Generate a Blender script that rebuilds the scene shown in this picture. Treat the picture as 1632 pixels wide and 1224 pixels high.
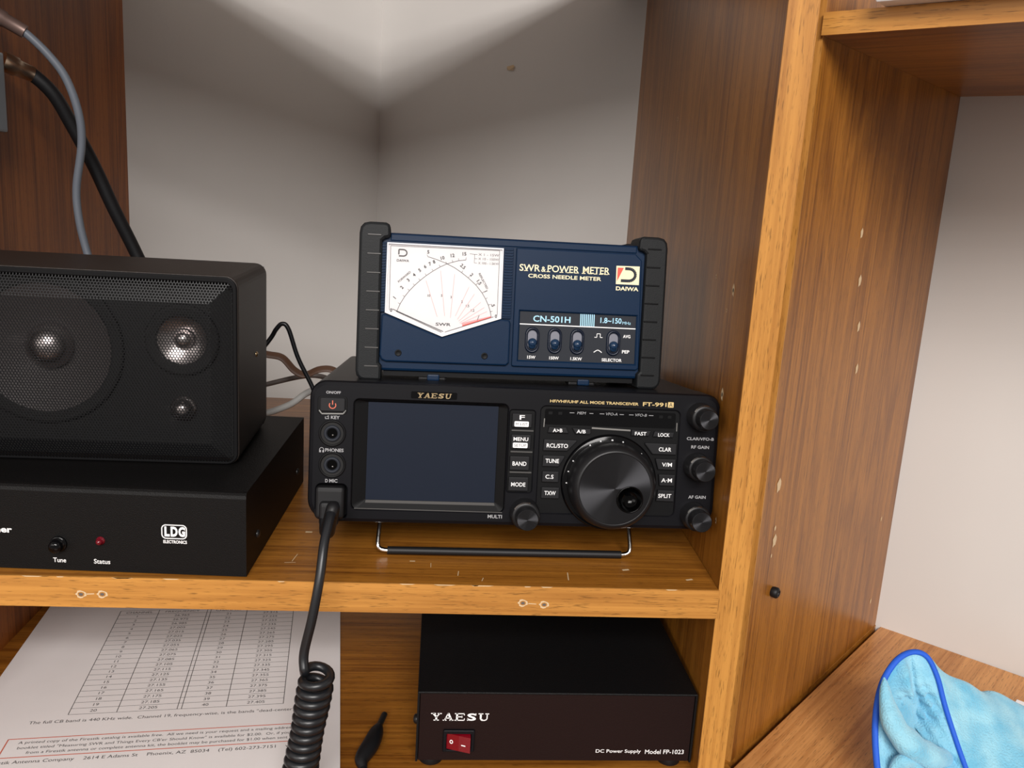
import bpy, bmesh, math, random
from mathutils import Vector, Matrix
random.seed(7)
PI = math.pi
for o in list(bpy.data.objects): bpy.data.objects.remove(o)
scene = bpy.context.scene
C = scene.collection

# ------------------------------------------------------------------ camera
cam_data = bpy.data.cameras.new('camera')
cam = bpy.data.objects.new('camera', cam_data); C.objects.link(cam)
def cam_axes(p, y, r):
    cp, sp = math.cos(p), math.sin(p)
    f = Vector((math.sin(y)*cp, math.cos(y)*cp, -sp)); rt = Vector((math.cos(y), -math.sin(y), 0))
    up = rt.cross(f)
    return f, math.cos(r)*rt + math.sin(r)*up, -math.sin(r)*rt + math.cos(r)*up
F, RT, UP = cam_axes(0.2147086, 0.0896785, 0.0610614)
m = Matrix((RT, UP, -F)).transposed().to_4x4(); m.translation = Vector((0, -0.4379, 0.2080))
cam.matrix_world = m
cam_data.sensor_fit = 'HORIZONTAL'; cam_data.sensor_width = 36.0
cam_data.lens = 36.0*1397.88/1632.0
cam_data.clip_start = 0.02; cam_data.clip_end = 50
scene.camera = cam

# ------------------------------------------------------------------ light and exposure
scene.view_settings.view_transform = 'Standard'; scene.view_settings.look = 'None'
scene.view_settings.gamma = 1; scene.view_settings.use_curve_mapping = False
scene.view_settings.exposure = -0.22
w = bpy.data.worlds.new('room_ambient'); scene.world = w; w.use_nodes = True
bg = w.node_tree.nodes['Background']; bg.inputs[0].default_value = (1.0, .93, .87, 1); bg.inputs[1].default_value = 0.38
def area(name, loc, target, sx, sy, power, col):
    l = bpy.data.lights.new(name, 'AREA'); l.shape = 'RECTANGLE'; l.size = sx; l.size_y = sy; l.energy = power; l.color = col
    o = bpy.data.objects.new(name, l); C.objects.link(o); o.location = loc
    d = Vector(target) - Vector(loc); o.rotation_euler = d.to_track_quat('-Z', 'Y').to_euler()
    return o
area('ceiling_troffer_near', (-0.15, -2.85, 1.55), (0, 0.2, 0.2), 1.6, 1.05, 122, (1.0, .96, .93))
area('wall_fill', (-1.7, -2.1, .72), (0, 0.3, 0.25), 1.6, 1.0, 20, (1.0, .95, .90))  # unseen soft fill from the left, added to lift the dark wall band
area('highlight_light', (0.30, -1.75, 1.18), (0, 0.1, 0.1), 0.5, 0.10, 9, (1.0, .96, .93))  # small unseen light added only for glints on knobs and domes

# ------------------------------------------------------------------ materials
M = {}
def nt(name):
    mt = bpy.data.materials.new(name); mt.use_nodes = True; n = mt.node_tree
    return mt, n, n.nodes['Principled BSDF']
def plain(name, col, rough=.5, metal=0, bump=0, bscale=2000, spec=.5, var=0, coat=0):
    mt, n, b = nt(name)
    b.inputs['Base Color'].default_value = (*col, 1); b.inputs['Roughness'].default_value = rough
    b.inputs['Metallic'].default_value = metal; b.inputs['Specular IOR Level'].default_value = spec
    b.inputs['Coat Weight'].default_value = coat
    tc = n.nodes.new('ShaderNodeTexCoord')
    no = n.nodes.new('ShaderNodeTexNoise'); no.inputs['Scale'].default_value = bscale; no.inputs['Detail'].default_value = 3
    n.links.new(tc.outputs['Object'], no.inputs['Vector'])
    if bump:
        bp = n.nodes.new('ShaderNodeBump'); bp.inputs['Strength'].default_value = bump; bp.inputs['Distance'].default_value = .0003
        n.links.new(no.outputs[0], bp.inputs['Height']); n.links.new(bp.outputs[0], b.inputs['Normal'])
    no2 = n.nodes.new('ShaderNodeTexNoise'); no2.inputs['Scale'].default_value = bscale*.02 + 5
    n.links.new(tc.outputs['Object'], no2.inputs['Vector'])
    r = n.nodes.new('ShaderNodeMapRange'); r.inputs['To Min'].default_value = 1-var-.03; r.inputs['To Max'].default_value = 1+var+.03
    n.links.new(no2.outputs[0], r.inputs[0])
    mx = n.nodes.new('ShaderNodeMix'); mx.data_type = 'RGBA'; mx.blend_type = 'MULTIPLY'; mx.inputs[0].default_value = 1
    mx.inputs[6].default_value = (*col, 1); n.links.new(r.outputs[0], mx.inputs[7]); n.links.new(mx.outputs[2], b.inputs['Base Color'])
    M[name] = mt; return mt
def wood(name, axis, light, dark, rough=.32, fleck=.5, spec=.36):
    mt, n, b = nt(name); L = n.links.new
    tc = n.nodes.new('ShaderNodeTexCoord')
    def mp(al, cr, off=0):
        p = n.nodes.new('ShaderNodeMapping'); s = [cr]*3; s[axis] = al
        p.inputs['Scale'].default_value = s; p.inputs['Location'].default_value = (off, off*1.7, off*.6); L(tc.outputs['Object'], p.inputs['Vector']); return p
    def noise(p, det=4, dist=0, rgh=.55):
        t = n.nodes.new('ShaderNodeTexNoise'); t.inputs['Scale'].default_value = 1; t.inputs['Detail'].default_value = det
        t.inputs['Distortion'].default_value = dist; t.inputs['Roughness'].default_value = rgh; L(p.outputs[0], t.inputs['Vector']); return t
    def math_(op, a, bb=None, c=None):
        q = n.nodes.new('ShaderNodeMath'); q.operation = op
        for i, v in enumerate((a, bb, c)):
            if v is None: continue
            if isinstance(v, (int, float)): q.inputs[i].default_value = v
            else: L(v, q.inputs[i])
        return q.outputs[0]
    fine = noise(mp(6, 420), 5, .3).outputs[0]
    rings = math_('SINE', math_('MULTIPLY', noise(mp(2.2, 17, 3), 2, .2).outputs[0], 70))
    rings = math_('MULTIPLY_ADD', rings, .5, .5)
    low = noise(mp(3, 30, 9), 3).outputs[0]
    v = math_('MULTIPLY_ADD', fine, 1.1, math_('MULTIPLY_ADD', rings, .16, math_('MULTIPLY', low, .7)))
    v = math_('MULTIPLY_ADD', v, 1.25, -.72)
    cr = n.nodes.new('ShaderNodeValToRGB'); cr.color_ramp.elements[0].color = (*dark, 1); cr.color_ramp.elements[1].color = (*light, 1)
    cr.color_ramp.elements[0].position = .12; cr.color_ramp.elements[1].position = .75
    L(v, cr.inputs[0])
    fl = noise(mp(130, 1600, 5), 2, 0, .5).outputs[0]
    r = n.nodes.new('ShaderNodeMapRange'); r.inputs['From Min'].default_value = .28; r.inputs['From Max'].default_value = .42
    r.inputs['To Min'].default_value = 1-fleck; r.inputs['To Max'].default_value = 1; L(fl, r.inputs[0])
    mx = n.nodes.new('ShaderNodeMix'); mx.data_type = 'RGBA'; mx.blend_type = 'MULTIPLY'; mx.inputs[0].default_value = 1
    L(cr.outputs[0], mx.inputs[6]); L(r.outputs[0], mx.inputs[7]); L(mx.outputs[2], b.inputs['Base Color'])
    b.inputs['Roughness'].default_value = rough; b.inputs['Specular IOR Level'].default_value = spec
    bp = n.nodes.new('ShaderNodeBump'); bp.inputs['Strength'].default_value = .08; bp.inputs['Distance'].default_value = .0003
    L(fine, bp.inputs['Height']); L(bp.outputs[0], b.inputs['Normal'])
    M[name] = mt; return mt
FL, FD = (.36, .14, .019), (.15, .047, .006)
EL, ED = (.54, .25, .055), (.34, .14, .028)
wood('oak_face_x', 0, FL, FD); wood('oak_face_z', 2, FL, FD)
wood('oak_edge_x', 0, EL, ED, .4); wood('oak_edge_z', 2, EL, ED, .4)
wood('oak_side_z', 2, (.33, .10, .014), (.13, .033, .004), .5)
plain('particle_core', (.55, .42, .28), .9, bump=.5)
plain('wall_paint', (.60, .578, .552), .75, bump=.12, bscale=350)
plain('radio_plastic', (.005, .005, .0065), .36, bump=.1, bscale=3000, spec=.14)
plain('radio_dark', (.003, .003, .0035), .5, spec=.15)
plain('gloss_black', (.002, .002, .0025), .1, spec=.25)
plain('dimple_black', (.0008, .0008, .0009), .12, spec=.14)
plain('button_plastic', (.013, .013, .0145), .45, spec=.2)
plain('knob_side', (.009, .009, .01), .36, spec=.28)
plain('powder_black', (.004, .0036, .0036), .5, bump=.6, bscale=1800, spec=.17)
plain('powder_brown_black', (.013, .006, .0055), .55, bump=.5, bscale=1800, spec=.13)
plain('case_top_black', (.003, .003, .0035), .55, bump=.6, bscale=1800, spec=.25)
plain('speaker_paint', (.022, .016, .013), .5, bump=.4, bscale=1500, spec=.4)
plain('grille_metal', (.004, .004, .005), .33, spec=.35)
plain('cone_paper', (.055, .046, .045), .6)
plain('dome_gloss', (.55, .50, .49), .3, metal=1)
plain('baffle', (.006, .006, .006), .8)
plain('rubber', (.006, .006, .007), .5, spec=.35)
plain('cord_black', (.008, .009, .011), .36, spec=.5)
plain('chrome', (.75, .74, .72), .14, metal=1)
plain('chrome_trim', (.55, .54, .52), .25, metal=1)
plain('nickel', (.62, .5, .38), .3, metal=1)
plain('screw_black', (.01, .01, .01), .35)
plain('white_print', (.86, .86, .86), .5)
plain('dim_print', (.33, .33, .34), .5)
plain('gold_print', (.62, .46, .2), .5)
plain('gold_metal', (.95, .72, .42), .22, metal=1)
plain('cream_print', (.86, .76, .5), .5)
plain('cyan_print', (.38, .68, .85), .5)
plain('red_print', (.8, .08, .05), .5)
plain('pink_print', (.82, .35, .35), .6)
plain('orange_print', (.62, .13, .07), .5)
plain('black_print', (.03, .03, .03), .6)
plain('grey_print', (.07, .065, .065), .6)
plain('screen_glass', (.011, .015, .026), .3, spec=.16)
plain('lip_grey', (.07, .068, .066), .35)
plain('meter_blue', (.0028, .0155, .044), .38, bump=.15, bscale=3000, spec=.17)
plain('meter_blue_dark', (.002, .006, .018), .35, spec=.4)
plain('bumper_grey', (.008, .009, .010), .48, bump=.3, bscale=2500, spec=.2)
plain('dial_face', (.74, .71, .71), .6)
plain('meter_grey', (.018, .021, .028), .5, spec=.2)
plain('slider_grey', (.17, .175, .21), .35)
plain('lever_blue', (.01, .03, .07), .2)
plain('paper', (.82, .78, .77), .7)
plain('sheet_white', (.85, .85, .88), .6)
plain('grey_cable', (.12, .135, .16), .45)
plain('white_cable', (.5, .5, .48), .5)
plain('brown_cable', (.12, .06, .035), .5)
plain('taupe_cable', (.12, .10, .09), .5)
plain('device_grey', (.22, .25, .28), .4)
plain('copper', (.22, .15, .13), .4, metal=.6)
plain('chip_wood', (.62, .46, .28), .8)
plain('bin_dark', (.02, .015, .012), .8)
plain('hem_blue', (.01, .10, .60), .7, bump=.6, bscale=900)
mt, n, b = nt('microfibre'); M['microfibre'] = mt
tc = n.nodes.new('ShaderNodeTexCoord'); no = n.nodes.new('ShaderNodeTexNoise'); no.inputs['Scale'].default_value = 900; no.inputs['Detail'].default_value = 4
no2 = n.nodes.new('ShaderNodeTexNoise'); no2.inputs['Scale'].default_value = 60; no2.inputs['Detail'].default_value = 3
n.links.new(tc.outputs['Object'], no.inputs['Vector']); n.links.new(tc.outputs['Object'], no2.inputs['Vector'])
cr = n.nodes.new('ShaderNodeValToRGB'); cr.color_ramp.elements[0].color = (.14, .46, .66, 1); cr.color_ramp.elements[1].color = (.30, .62, .76, 1)
cr.color_ramp.elements[0].position = .35; cr.color_ramp.elements[1].position = .65
n.links.new(no2.outputs[0], cr.inputs[0]); n.links.new(cr.outputs[0], b.inputs['Base Color'])
b.inputs['Roughness'].default_value = .9; b.inputs['Sheen Weight'].default_value = .5; b.inputs['Sheen Tint'].default_value = (.7, .9, 1, 1)
bp = n.nodes.new('ShaderNodeBump'); bp.inputs['Strength'].default_value = .9; bp.inputs['Distance'].default_value = .0012
n.links.new(no.outputs[0], bp.inputs['Height']); n.links.new(bp.outputs[0], b.inputs['Normal'])
# brushed knob faces: circular turning marks
mt, n, b = nt('turned_metal'); M['turned_metal'] = mt
b.inputs['Base Color'].default_value = (.06, .06, .065, 1); b.inputs['Metallic'].default_value = 1; b.inputs['Roughness'].default_value = .24
b.inputs['Anisotropic'].default_value = .96
tg = n.nodes.new('ShaderNodeTangent'); tg.direction_type = 'RADIAL'; tg.axis = 'Y'; n.links.new(tg.outputs[0], b.inputs['Tangent'])
# clear meter window
mt = bpy.data.materials.new('clear_window'); mt.use_nodes = True; M['clear_window'] = mt; n = mt.node_tree
n.nodes.remove(n.nodes['Principled BSDF']); out = n.nodes['Material Output']
tr = n.nodes.new('ShaderNodeBsdfTransparent'); gl = n.nodes.new('ShaderNodeBsdfGlossy'); gl.inputs['Roughness'].default_value = .06
mix = n.nodes.new('ShaderNodeMixShader'); fr = n.nodes.new('ShaderNodeFresnel'); fr.inputs[0].default_value = 1.45
n.links.new(fr.outputs[0], mix.inputs[0]); n.links.new(tr.outputs[0], mix.inputs[1]); n.links.new(gl.outputs[0], mix.inputs[2]); n.links.new(mix.outputs[0], out.inputs[0])
mt, n, b = nt('red_rocker'); M['red_rocker'] = mt
b.inputs['Base Color'].default_value = (.17, .002, .008, 1); b.inputs['Roughness'].default_value = .15
b.inputs['Coat Weight'].default_value = .5
mt, n, b = nt('red_led'); M['red_led'] = mt
b.inputs['Base Color'].default_value = (.13, .003, .010, 1); b.inputs['Roughness'].default_value = .08

# ------------------------------------------------------------------ mesh builder (local millimetres: u right, d into the object, v up)
class MB:
    def __init__(s): s.v = []; s.f = []; s.m = []; s.sm = []; s.mats = []
    def mi(s, mat):
        if mat not in s.mats: s.mats.append(mat)
        return s.mats.index(mat)
    def raw(s, verts, faces, mat, smooth=False):
        b0 = len(s.v); k = s.mi(mat); s.v += [tuple(v) for v in verts]
        for f in faces: s.f.append([i+b0 for i in f]); s.m.append(k); s.sm.append(smooth)
        return s
    def bm(s, bm, mat, smooth=False):
        bm.verts.index_update()
        s.raw([v.co[:] for v in bm.verts], [[v.index for v in f.verts] for f in bm.faces], mat, smooth); bm.free(); return s
    def box(s, a, b, mat, bev=0, seg=2, smooth=None):
        bm = bmesh.new(); bmesh.ops.create_cube(bm, size=1)
        for v in bm.verts:
            v.co = Vector([a[i] + (v.co[i]+.5)*(b[i]-a[i]) for i in range(3)])
        if bev: bmesh.ops.bevel(bm, geom=bm.edges[:], offset=bev, segments=seg, profile=.6, affect='EDGES')
        return s.bm(bm, mat, False)
    def loops(s, rings, mat, smooth=False, cap0=True, cap1=True, closed=False):
        n = len(rings[0]); vs = [p for r in rings for p in r]; fs = []
        R = len(rings)
        for i in range(R if closed else R-1):
            j = (i+1) % R
            for k in range(n): fs.append([i*n+k, i*n+(k+1) % n, j*n+(k+1) % n, j*n+k])
        s.raw(vs, fs, mat, smooth)
        if not closed:
            if cap0: s.raw(rings[0], [list(range(n))[::-1]], mat)
            if cap1: s.raw(rings[-1], [list(range(n))], mat)
        return s
    def prism(s, poly, d0, d1, mat, ch=0, smooth=False):
        # poly in (u, v); front at d0 with a chamfer ch
        r = []
        if ch: r = [[(u, d0, v) for u, v in inset(poly, ch)], [(u, d0+ch*.35, v) for u, v in inset(poly, ch*.3)], [(u, d0+ch, v) for u, v in poly]]
        else: r = [[(u, d0, v) for u, v in poly]]
        r.append([(u, d1, v) for u, v in poly])
        return s.loops(r, mat, smooth)
    def plate(s, outer, holes, d0, d1, mat, ch=0, hch=0):
        ol = inset(outer, ch) if ch else outer
        hl = [inset(h, -hch) if hch else h for h in holes]
        vs, fs = fill([ol]+hl); s.raw([(u, d0, v) for u, v in vs], fs, mat)
        r = [[(u, d0, v) for u, v in ol]]
        if ch: r += [[(u, d0+ch*.35, v) for u, v in inset(outer, ch*.3)], [(u, d0+ch, v) for u, v in outer]]
        r.append([(u, d1, v) for u, v in outer]); s.loops(r, mat, False, False, False)
        vs, fs = fill([outer]+list(holes)); s.raw([(u, d1, v) for u, v in vs], fs, mat)
        for h, hh in zip(holes, hl):
            r = [[(u, d0, v) for u, v in hh]]
            if hch: r.append([(u, d0+hch, v) for u, v in h])
            r.append([(u, d1, v) for u, v in h]); s.loops(r, mat, False, False, False)
        return s
    def lathe(s, cu, cv, prof, mat, n=48, cap0=True, smooth=True, knurl=0, cap1=True):
        # axis along d; prof = [(radius, d)...]
        r = []
        for rad, d in prof:
            r.append([(cu+(rad*(1-(knurl if k % 2 else 0)))*math.cos(2*PI*k/n), d, cv+(rad*(1-(knurl if k % 2 else 0)))*math.sin(2*PI*k/n)) for k in range(n)])
        return s.loops(r, mat, smooth and not knurl, cap0, cap1)
    def lathe_z(s, cx, cy, prof, mat, n=32):
        r = [[(cx+rad*math.cos(2*PI*k/n), cy+rad*math.sin(2*PI*k/n), z) for k in range(n)] for rad, z in prof]
        return s.loops(r, mat, True)
    def tube(s, pts, r, mat, n=12, cap=True, flat=1):
        P = [Vector(p) for p in pts]; rings = []; up = None
        for i, p in enumerate(P):
            t = (P[min(i+1, len(P)-1)]-P[max(i-1, 0)]).normalized()
            if up is None: up = t.orthogonal().normalized()
            up = (up - t*up.dot(t)).normalized(); sd = t.cross(up)
            rr = r[i] if isinstance(r, (list, tuple)) else r
            rings.append([tuple(p + up*rr*math.cos(2*PI*k/n) + sd*rr*flat*math.sin(2*PI*k/n)) for k in range(n)])
        return s.loops(rings, mat, True, cap, cap)
    def text(s, txt, u, v, wd, ht, mat, d=-.12, bold=0, shear=0, rot=0, flat=False, thick=.1, align='L'):
        vs, fs = glyphs(txt, bold, shear)
        x0 = min(p[0] for p in vs); x1 = max(p[0] for p in vs); y0 = min(p[1] for p in vs); y1 = max(p[1] for p in vs)
        sy = ht/(y1-y0); sx = wd/(x1-x0) if wd else sy
        if align == 'C': u = u - (x1-x0)*sx/2
        c, sn = math.cos(rot), math.sin(rot); out = []
        for x, y in vs:
            a, bb = (x-x0)*sx, (y-y0)*sy; a, bb = a*c-bb*sn, a*sn+bb*c
            out.append((u+a, v+bb, d) if flat else (u+a, d, v+bb))
        return s.raw(out, fs if flat else fs, mat)
    def stroke(s, p0, p1, wd, mat, d=-.12, flat=False):
        (a, b), (c, e) = p0, p1; L = math.hypot(c-a, e-b); nx, ny = -(e-b)/L*wd/2, (c-a)/L*wd/2
        q = [(a+nx, b+ny), (c+nx, e+ny), (c-nx, e-ny), (a-nx, b-ny)]
        return s.raw([(x, y, d) if flat else (x, d, y) for x, y in q], [[0, 1, 2, 3]], mat)
    def poly(s, pts, mat, d=-.12, flat=False):
        return s.raw([(x, y, d) if flat else (x, d, y) for x, y in pts], [list(range(len(pts)))], mat)
    def build(s, name, parent=None, scale=.001, mods=None, merge=False):
        me = bpy.data.meshes.new(name); me.from_pydata([tuple(c*scale for c in v) for v in s.v], [], s.f)
        for mm in s.mats: me.materials.append(M[mm])
        me.polygons.foreach_set('material_index', s.m); me.polygons.foreach_set('use_smooth', s.sm)
        bm = bmesh.new(); bm.from_mesh(me)
        if merge: bmesh.ops.remove_doubles(bm, verts=bm.verts, dist=1e-7)
        bmesh.ops.recalc_face_normals(bm, faces=bm.faces); bm.to_mesh(me); bm.free()
        me.update(); o = bpy.data.objects.new(name, me); C.objects.link(o)
        if parent is not None: o.parent = parent
        return o
def fill(loops):
    from mathutils.geometry import tessellate_polygon
    return [p for lp in loops for p in lp], [list(t) for t in tessellate_polygon([[Vector((u, v, 0)) for u, v in lp] for lp in loops])]
_g = {}
def glyphs(txt, bold, shear):
    key = (txt, bold, shear)
    if key in _g: return _g[key]
    cu = bpy.data.curves.new('t', 'FONT'); cu.body = txt; cu.resolution_u = 3; cu.offset = bold; cu.shear = shear
    o = bpy.data.objects.new('t', cu); me = o.to_mesh()
    r = ([(v.co.x, v.co.y) for v in me.vertices], [list(p.vertices) for p in me.polygons])
    o.to_mesh_clear(); bpy.data.objects.remove(o); bpy.data.curves.remove(cu); _g[key] = r; return r
def inset(poly, c):
    n = len(poly); A = sum(poly[i][0]*poly[(i+1) % n][1]-poly[(i+1) % n][0]*poly[i][1] for i in range(n)); sg = 1 if A > 0 else -1
    out = []
    for i in range(n):
        p0, p1, p2 = [Vector(poly[(i+k) % n]) for k in (-1, 0, 1)]
        a, b_ = (p1-p0).normalized(), (p2-p1).normalized()
        na, nb = Vector((-a.y, a.x))*sg, Vector((-b_.y, b_.x))*sg
        t = (na+nb); L = t.length; t = t/L if L > 1e-6 else na
        k = c/max(.35, t.dot(na)); out.append((p1.x+t.x*k, p1.y+t.y*k))
    return out
def rrect(u0, v0, u1, v1, r, n=6):
    if not isinstance(r, (list, tuple)): r = [r]*4   # BL BR TR TL
    out = []
    for (cx, cy, a0, rr) in ((u0+r[0], v0+r[0], PI, r[0]), (u1-r[1], v0+r[1], 1.5*PI, r[1]), (u1-r[2], v1-r[2], 0, r[2]), (u0+r[3], v1-r[3], .5*PI, r[3])):
        for k in range(n+1):
            a = a0 + k/n*PI/2; out.append((cx+rr*math.cos(a), cy+rr*math.sin(a)))
    return out
def circle(cu, cv, r, n=40): return [(cu+r*math.cos(2*PI*k/n), cv+r*math.sin(2*PI*k/n)) for k in range(n)]
def thing(name, label, cat, loc=(0, 0, 0), yaw=0, tilt=0, group=None, kind=None):
    o = bpy.data.objects.new(name, None); o.empty_display_size = .02; C.objects.link(o)
    m = Matrix.Rotation(yaw, 4, 'Z') @ Matrix.Rotation(-tilt, 4, 'X'); m.translation = Vector(loc); o.matrix_world = m
    if label: o['label'] = label
    if cat: o['category'] = cat
    if group: o['group'] = group
    if kind: o['kind'] = kind
    return o
def tag(o, label, cat, group=None):
    o['label'] = label; o['category'] = cat
    if group: o['group'] = group
    return o
def smooth_path(pts, n=12):
    P = [Vector(p) for p in pts]; P = [2*P[0]-P[1]] + P + [2*P[-1]-P[-2]]; out = []
    for i in range(1, len(P)-2):
        for k in range(n):
            t = k/n; a, b_, c, d = P[i-1:i+3]
            out.append(.5*((2*b_)+(c-a)*t+(2*a-5*b_+4*c-d)*t*t+(3*b_-a-3*c+d)*t**3))
    out.append(P[-2]); return out

# wide slab-serif capitals for the transceiver and supply badges
def slab(mb, word, u, v, wd, ht, mat, d=-.12, st=.2, shear=0):
    n = len(word); cw = wd/(n*1.0+.0); gap = cw*.10; W = cw-gap; T = ht*.13; S = W*st
    for i, ch in enumerate(word):
        x = u+i*cw
        def st_(a, b_, w_):
            (p, q), (r_, s_) = a, b_; mb.stroke((x+p*W+shear*q*ht, v+q*ht), (x+r_*W+shear*s_*ht, v+s_*ht), w_, mat, d)
        if ch == 'Y':
            st_((.2, 1), (.52, .45), S); st_((.82, 1), (.52, .45), S*.6); st_((.5, 0), (.5, .5), S); st_((.25, .05), (.75, .05), T); st_((0, .95), (.45, .95), T); st_((.62, .95), (1, .95), T)
        elif ch == 'A':
            st_((.15, 0), (.5, 1), S*.55); st_((.5, 1), (.82, 0), S*1.1); st_((.25, .33), (.75, .33), T); st_((0, .05), (.35, .05), T); st_((.62, .05), (1, .05), T)
        elif ch == 'E':
            st_((.22, 0), (.22, 1), S); st_((0, .05), (.9, .05), T); st_((0, .95), (.9, .95), T); st_((.22, .52), (.68, .52), T); st_((.88, .02), (.93, .3), T*.8); st_((.88, .98), (.9, .72), T*.8); st_((.68, .38), (.68, .66), T*.8)
        elif ch == 'S':
            vs, fs = glyphs('S', .03, 0); x0 = min(p[0] for p in vs); x1 = max(p[0] for p in vs); y0 = min(p[1] for p in vs); y1 = max(p[1] for p in vs)
            mb.raw([(x+.06*W+(a-x0)/(x1-x0)*W*.84+shear*(b_-y0)/(y1-y0)*ht, d, v+(b_-y0)/(y1-y0)*ht) for a, b_ in vs], fs, mat)
            st_((.1, 0), (.1, .3), T*.9); st_((.86, .7), (.86, 1), T*.9)
        elif ch == 'U':
            pts = [(.22, .95), (.22, .35)] + [(.52-.30*math.cos(t*PI/8), .35-.3*math.sin(t*PI/8)) for t in range(1, 8)] + [(.82, .35), (.82, .95)]
            for k in range(len(pts)-1): st_(pts[k], pts[k+1], S if k < 4 else S*.6)
            st_((0, .95), (.45, .95), T); st_((.64, .95), (1, .95), T)

# ------------------------------------------------------------------ room
def wallobj(name, p0, p1, z0, z1, thick, mat):
    p0, p1 = Vector(p0), Vector(p1); L = (p1-p0).length; a = math.atan2(p1.y-p0.y, p1.x-p0.x)
    o = MB().box((0, 0, z0), (L, thick, z1), mat).build(name, None, 1)
    o.location = (p0.x, p0.y, 0); o.rotation_euler = (0, 0, a); o['kind'] = 'structure'; return o
wallobj('wall_right', (-.0769, .632), (-.0769+.716*1.7, .632-.698*1.7), -.86, 1.7, .1, 'wall_paint')
wallobj('wall_left', (-.0769-.707*1.4, .632-.707*1.4), (-.0769, .632), -.86, 1.7, .1, 'wall_paint')
fl = MB().box((-1.2, -2.0, -.9), (1.4, .9, -.86), 'meter_grey').build('floor', None, 1); fl['kind'] = 'structure'
nk = MB(); nk.raw([(0, -.4, 0), (9, -.5, 1.5), (11, -.4, -1), (4, -.5, -3.2)], [[0, 1, 2, 3]], 'chip_wood')
nk.raw([(0, -.2, -1), (10, -.2, -2.2), (9, -.2, -4), (1, -.2, -3.4)], [[0, 1, 2, 3]], 'particle_core')
nk = nk.build('wall_nick_1'); nk.location = (.0592, .4985, .3320); nk.rotation_euler = (0, 0, math.atan2(-.698, .716)); nk['kind'] = 'structure'
# small scar in the paint

# ------------------------------------------------------------------ corner hutch
hutch = thing('corner_hutch', 'oak laminate corner hutch whose shelf carries the tuner, speaker, transceiver and meter', 'hutch')
def board(name, poly, z0, z1, mat, edge_mat=None, parent=hutch, edge=None):
    # horizontal board from a plan polygon in metres
    mb = MB(); n = len(poly)
    lo = [(x, y, z0) for x, y in poly]; hi = [(x, y, z1) for x, y in poly]
    mb.raw(lo+hi, [list(range(n))[::-1], [i+n for i in range(n)]], mat)
    for i in range(n):
        j = (i+1) % n; mb.raw([lo[i], lo[j], hi[j], hi[i]], [[0, 1, 2, 3]], edge_mat if (edge_mat and i in edge) else mat)
    return mb.build(name, parent, 1)
shelf = board('shelf', [(-.2896, .0008), (.1612, .0008), (.1742, .405), (-.2896, .405)], -.0167, 0, 'oak_face_x')
eb = MB().box((-.2896, 0, -.0167), (.1612, .0009, .0002), 'oak_edge_x').build('edge_banding', shelf, 1); eb['label'] = 'lighter oak edge strip along the shelf front'
# chips in the edge: two cam screw holes with a ring of bare core, twice
def holemark(x, z, y=-.0001, r=.0021):
    mk = MB(); n = 14; cx = [(x+r*1.25*math.cos(2*PI*k/n)*(1+.18*math.sin(3*k)), y, z+r*math.sin(2*PI*k/n)*(1+.15*math.cos(5*k))) for k in range(n)]
    mk.raw(cx, [list(range(n))], 'chip_wood'); mk.raw([(x+r*.85*math.cos(2*PI*k/8), y-.0001, z+r*.68*math.sin(2*PI*k/8)) for k in range(8)], [list(range(8))], 'oak_edge_x'); mk.raw([(x+r*.55*math.cos(2*PI*k/8), y-.0002, z+r*.4*math.sin(2*PI*k/8)) for k in range(8)], [list(range(8))], 'taupe_cable'); mk.build('screw_hole', shelf, 1)
for x, z in ((-.1788, -.0094), (-.1681, -.0092), (.0526, -.0094), (.0643, -.0101)): holemark(x, z)
mk = MB(); mk.raw([(-.1764, -.0001, -.0090), (-.1722, -.0001, -.0088), (-.1722, -.0001, -.0093), (-.1764, -.0001, -.0096)], [[0, 1, 2, 3]], 'chip_wood'); mk.build('scuff', shelf, 1)
mk = MB(); mk.raw([(.0556, -.0001, -.0094), (.060, -.0001, -.0097), (.060, -.0001, -.0101), (.0556, -.0001, -.0099)], [[0, 1, 2, 3]], 'chip_wood'); mk.build('scuff', shelf, 1)
for k in range(26):
    x = random.choice([random.uniform(-.22, -.13), random.uniform(-.1, .15)]); L = random.uniform(.003, .016)
    if k % 2: continue
    mk = MB(); mk.raw([(x, -.0001, .0003), (x+L, -.0001, .0003), (x+L*.8, -.0001, -.0001), (x+L*.2, -.0001, -.0002)], [[0, 1, 2, 3]], 'chip_wood'); mk.build('edge_chip', shelf, 1)
for (x, y, dx, dy, wd) in ((-.0742, .0689, .004, .000, .0022), (-.0752, .026, .0015, .010, .0004), (-.079, .024, .006, .0006, .0005), (.0783, .0094, .0008, .010, .0005), (.1117, .0244, .004, .001, .0018), (.017, .012, .0005, .006, .0004), (-.01, .03, .003, .0, .0012), (.03, .006, .001, .004, .0004), (.146, .013, .004, .0012, .0015), (.002, .022, .0, .006, .0003)):
    a = Vector((x, y)); b_ = a+Vector((dx, dy)); sc = MB(); sc.stroke((a.x, a.y), (b_.x, b_.y), wd, 'chip_wood', .0001, True); sc.build('scuff', shelf, 1)
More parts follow.
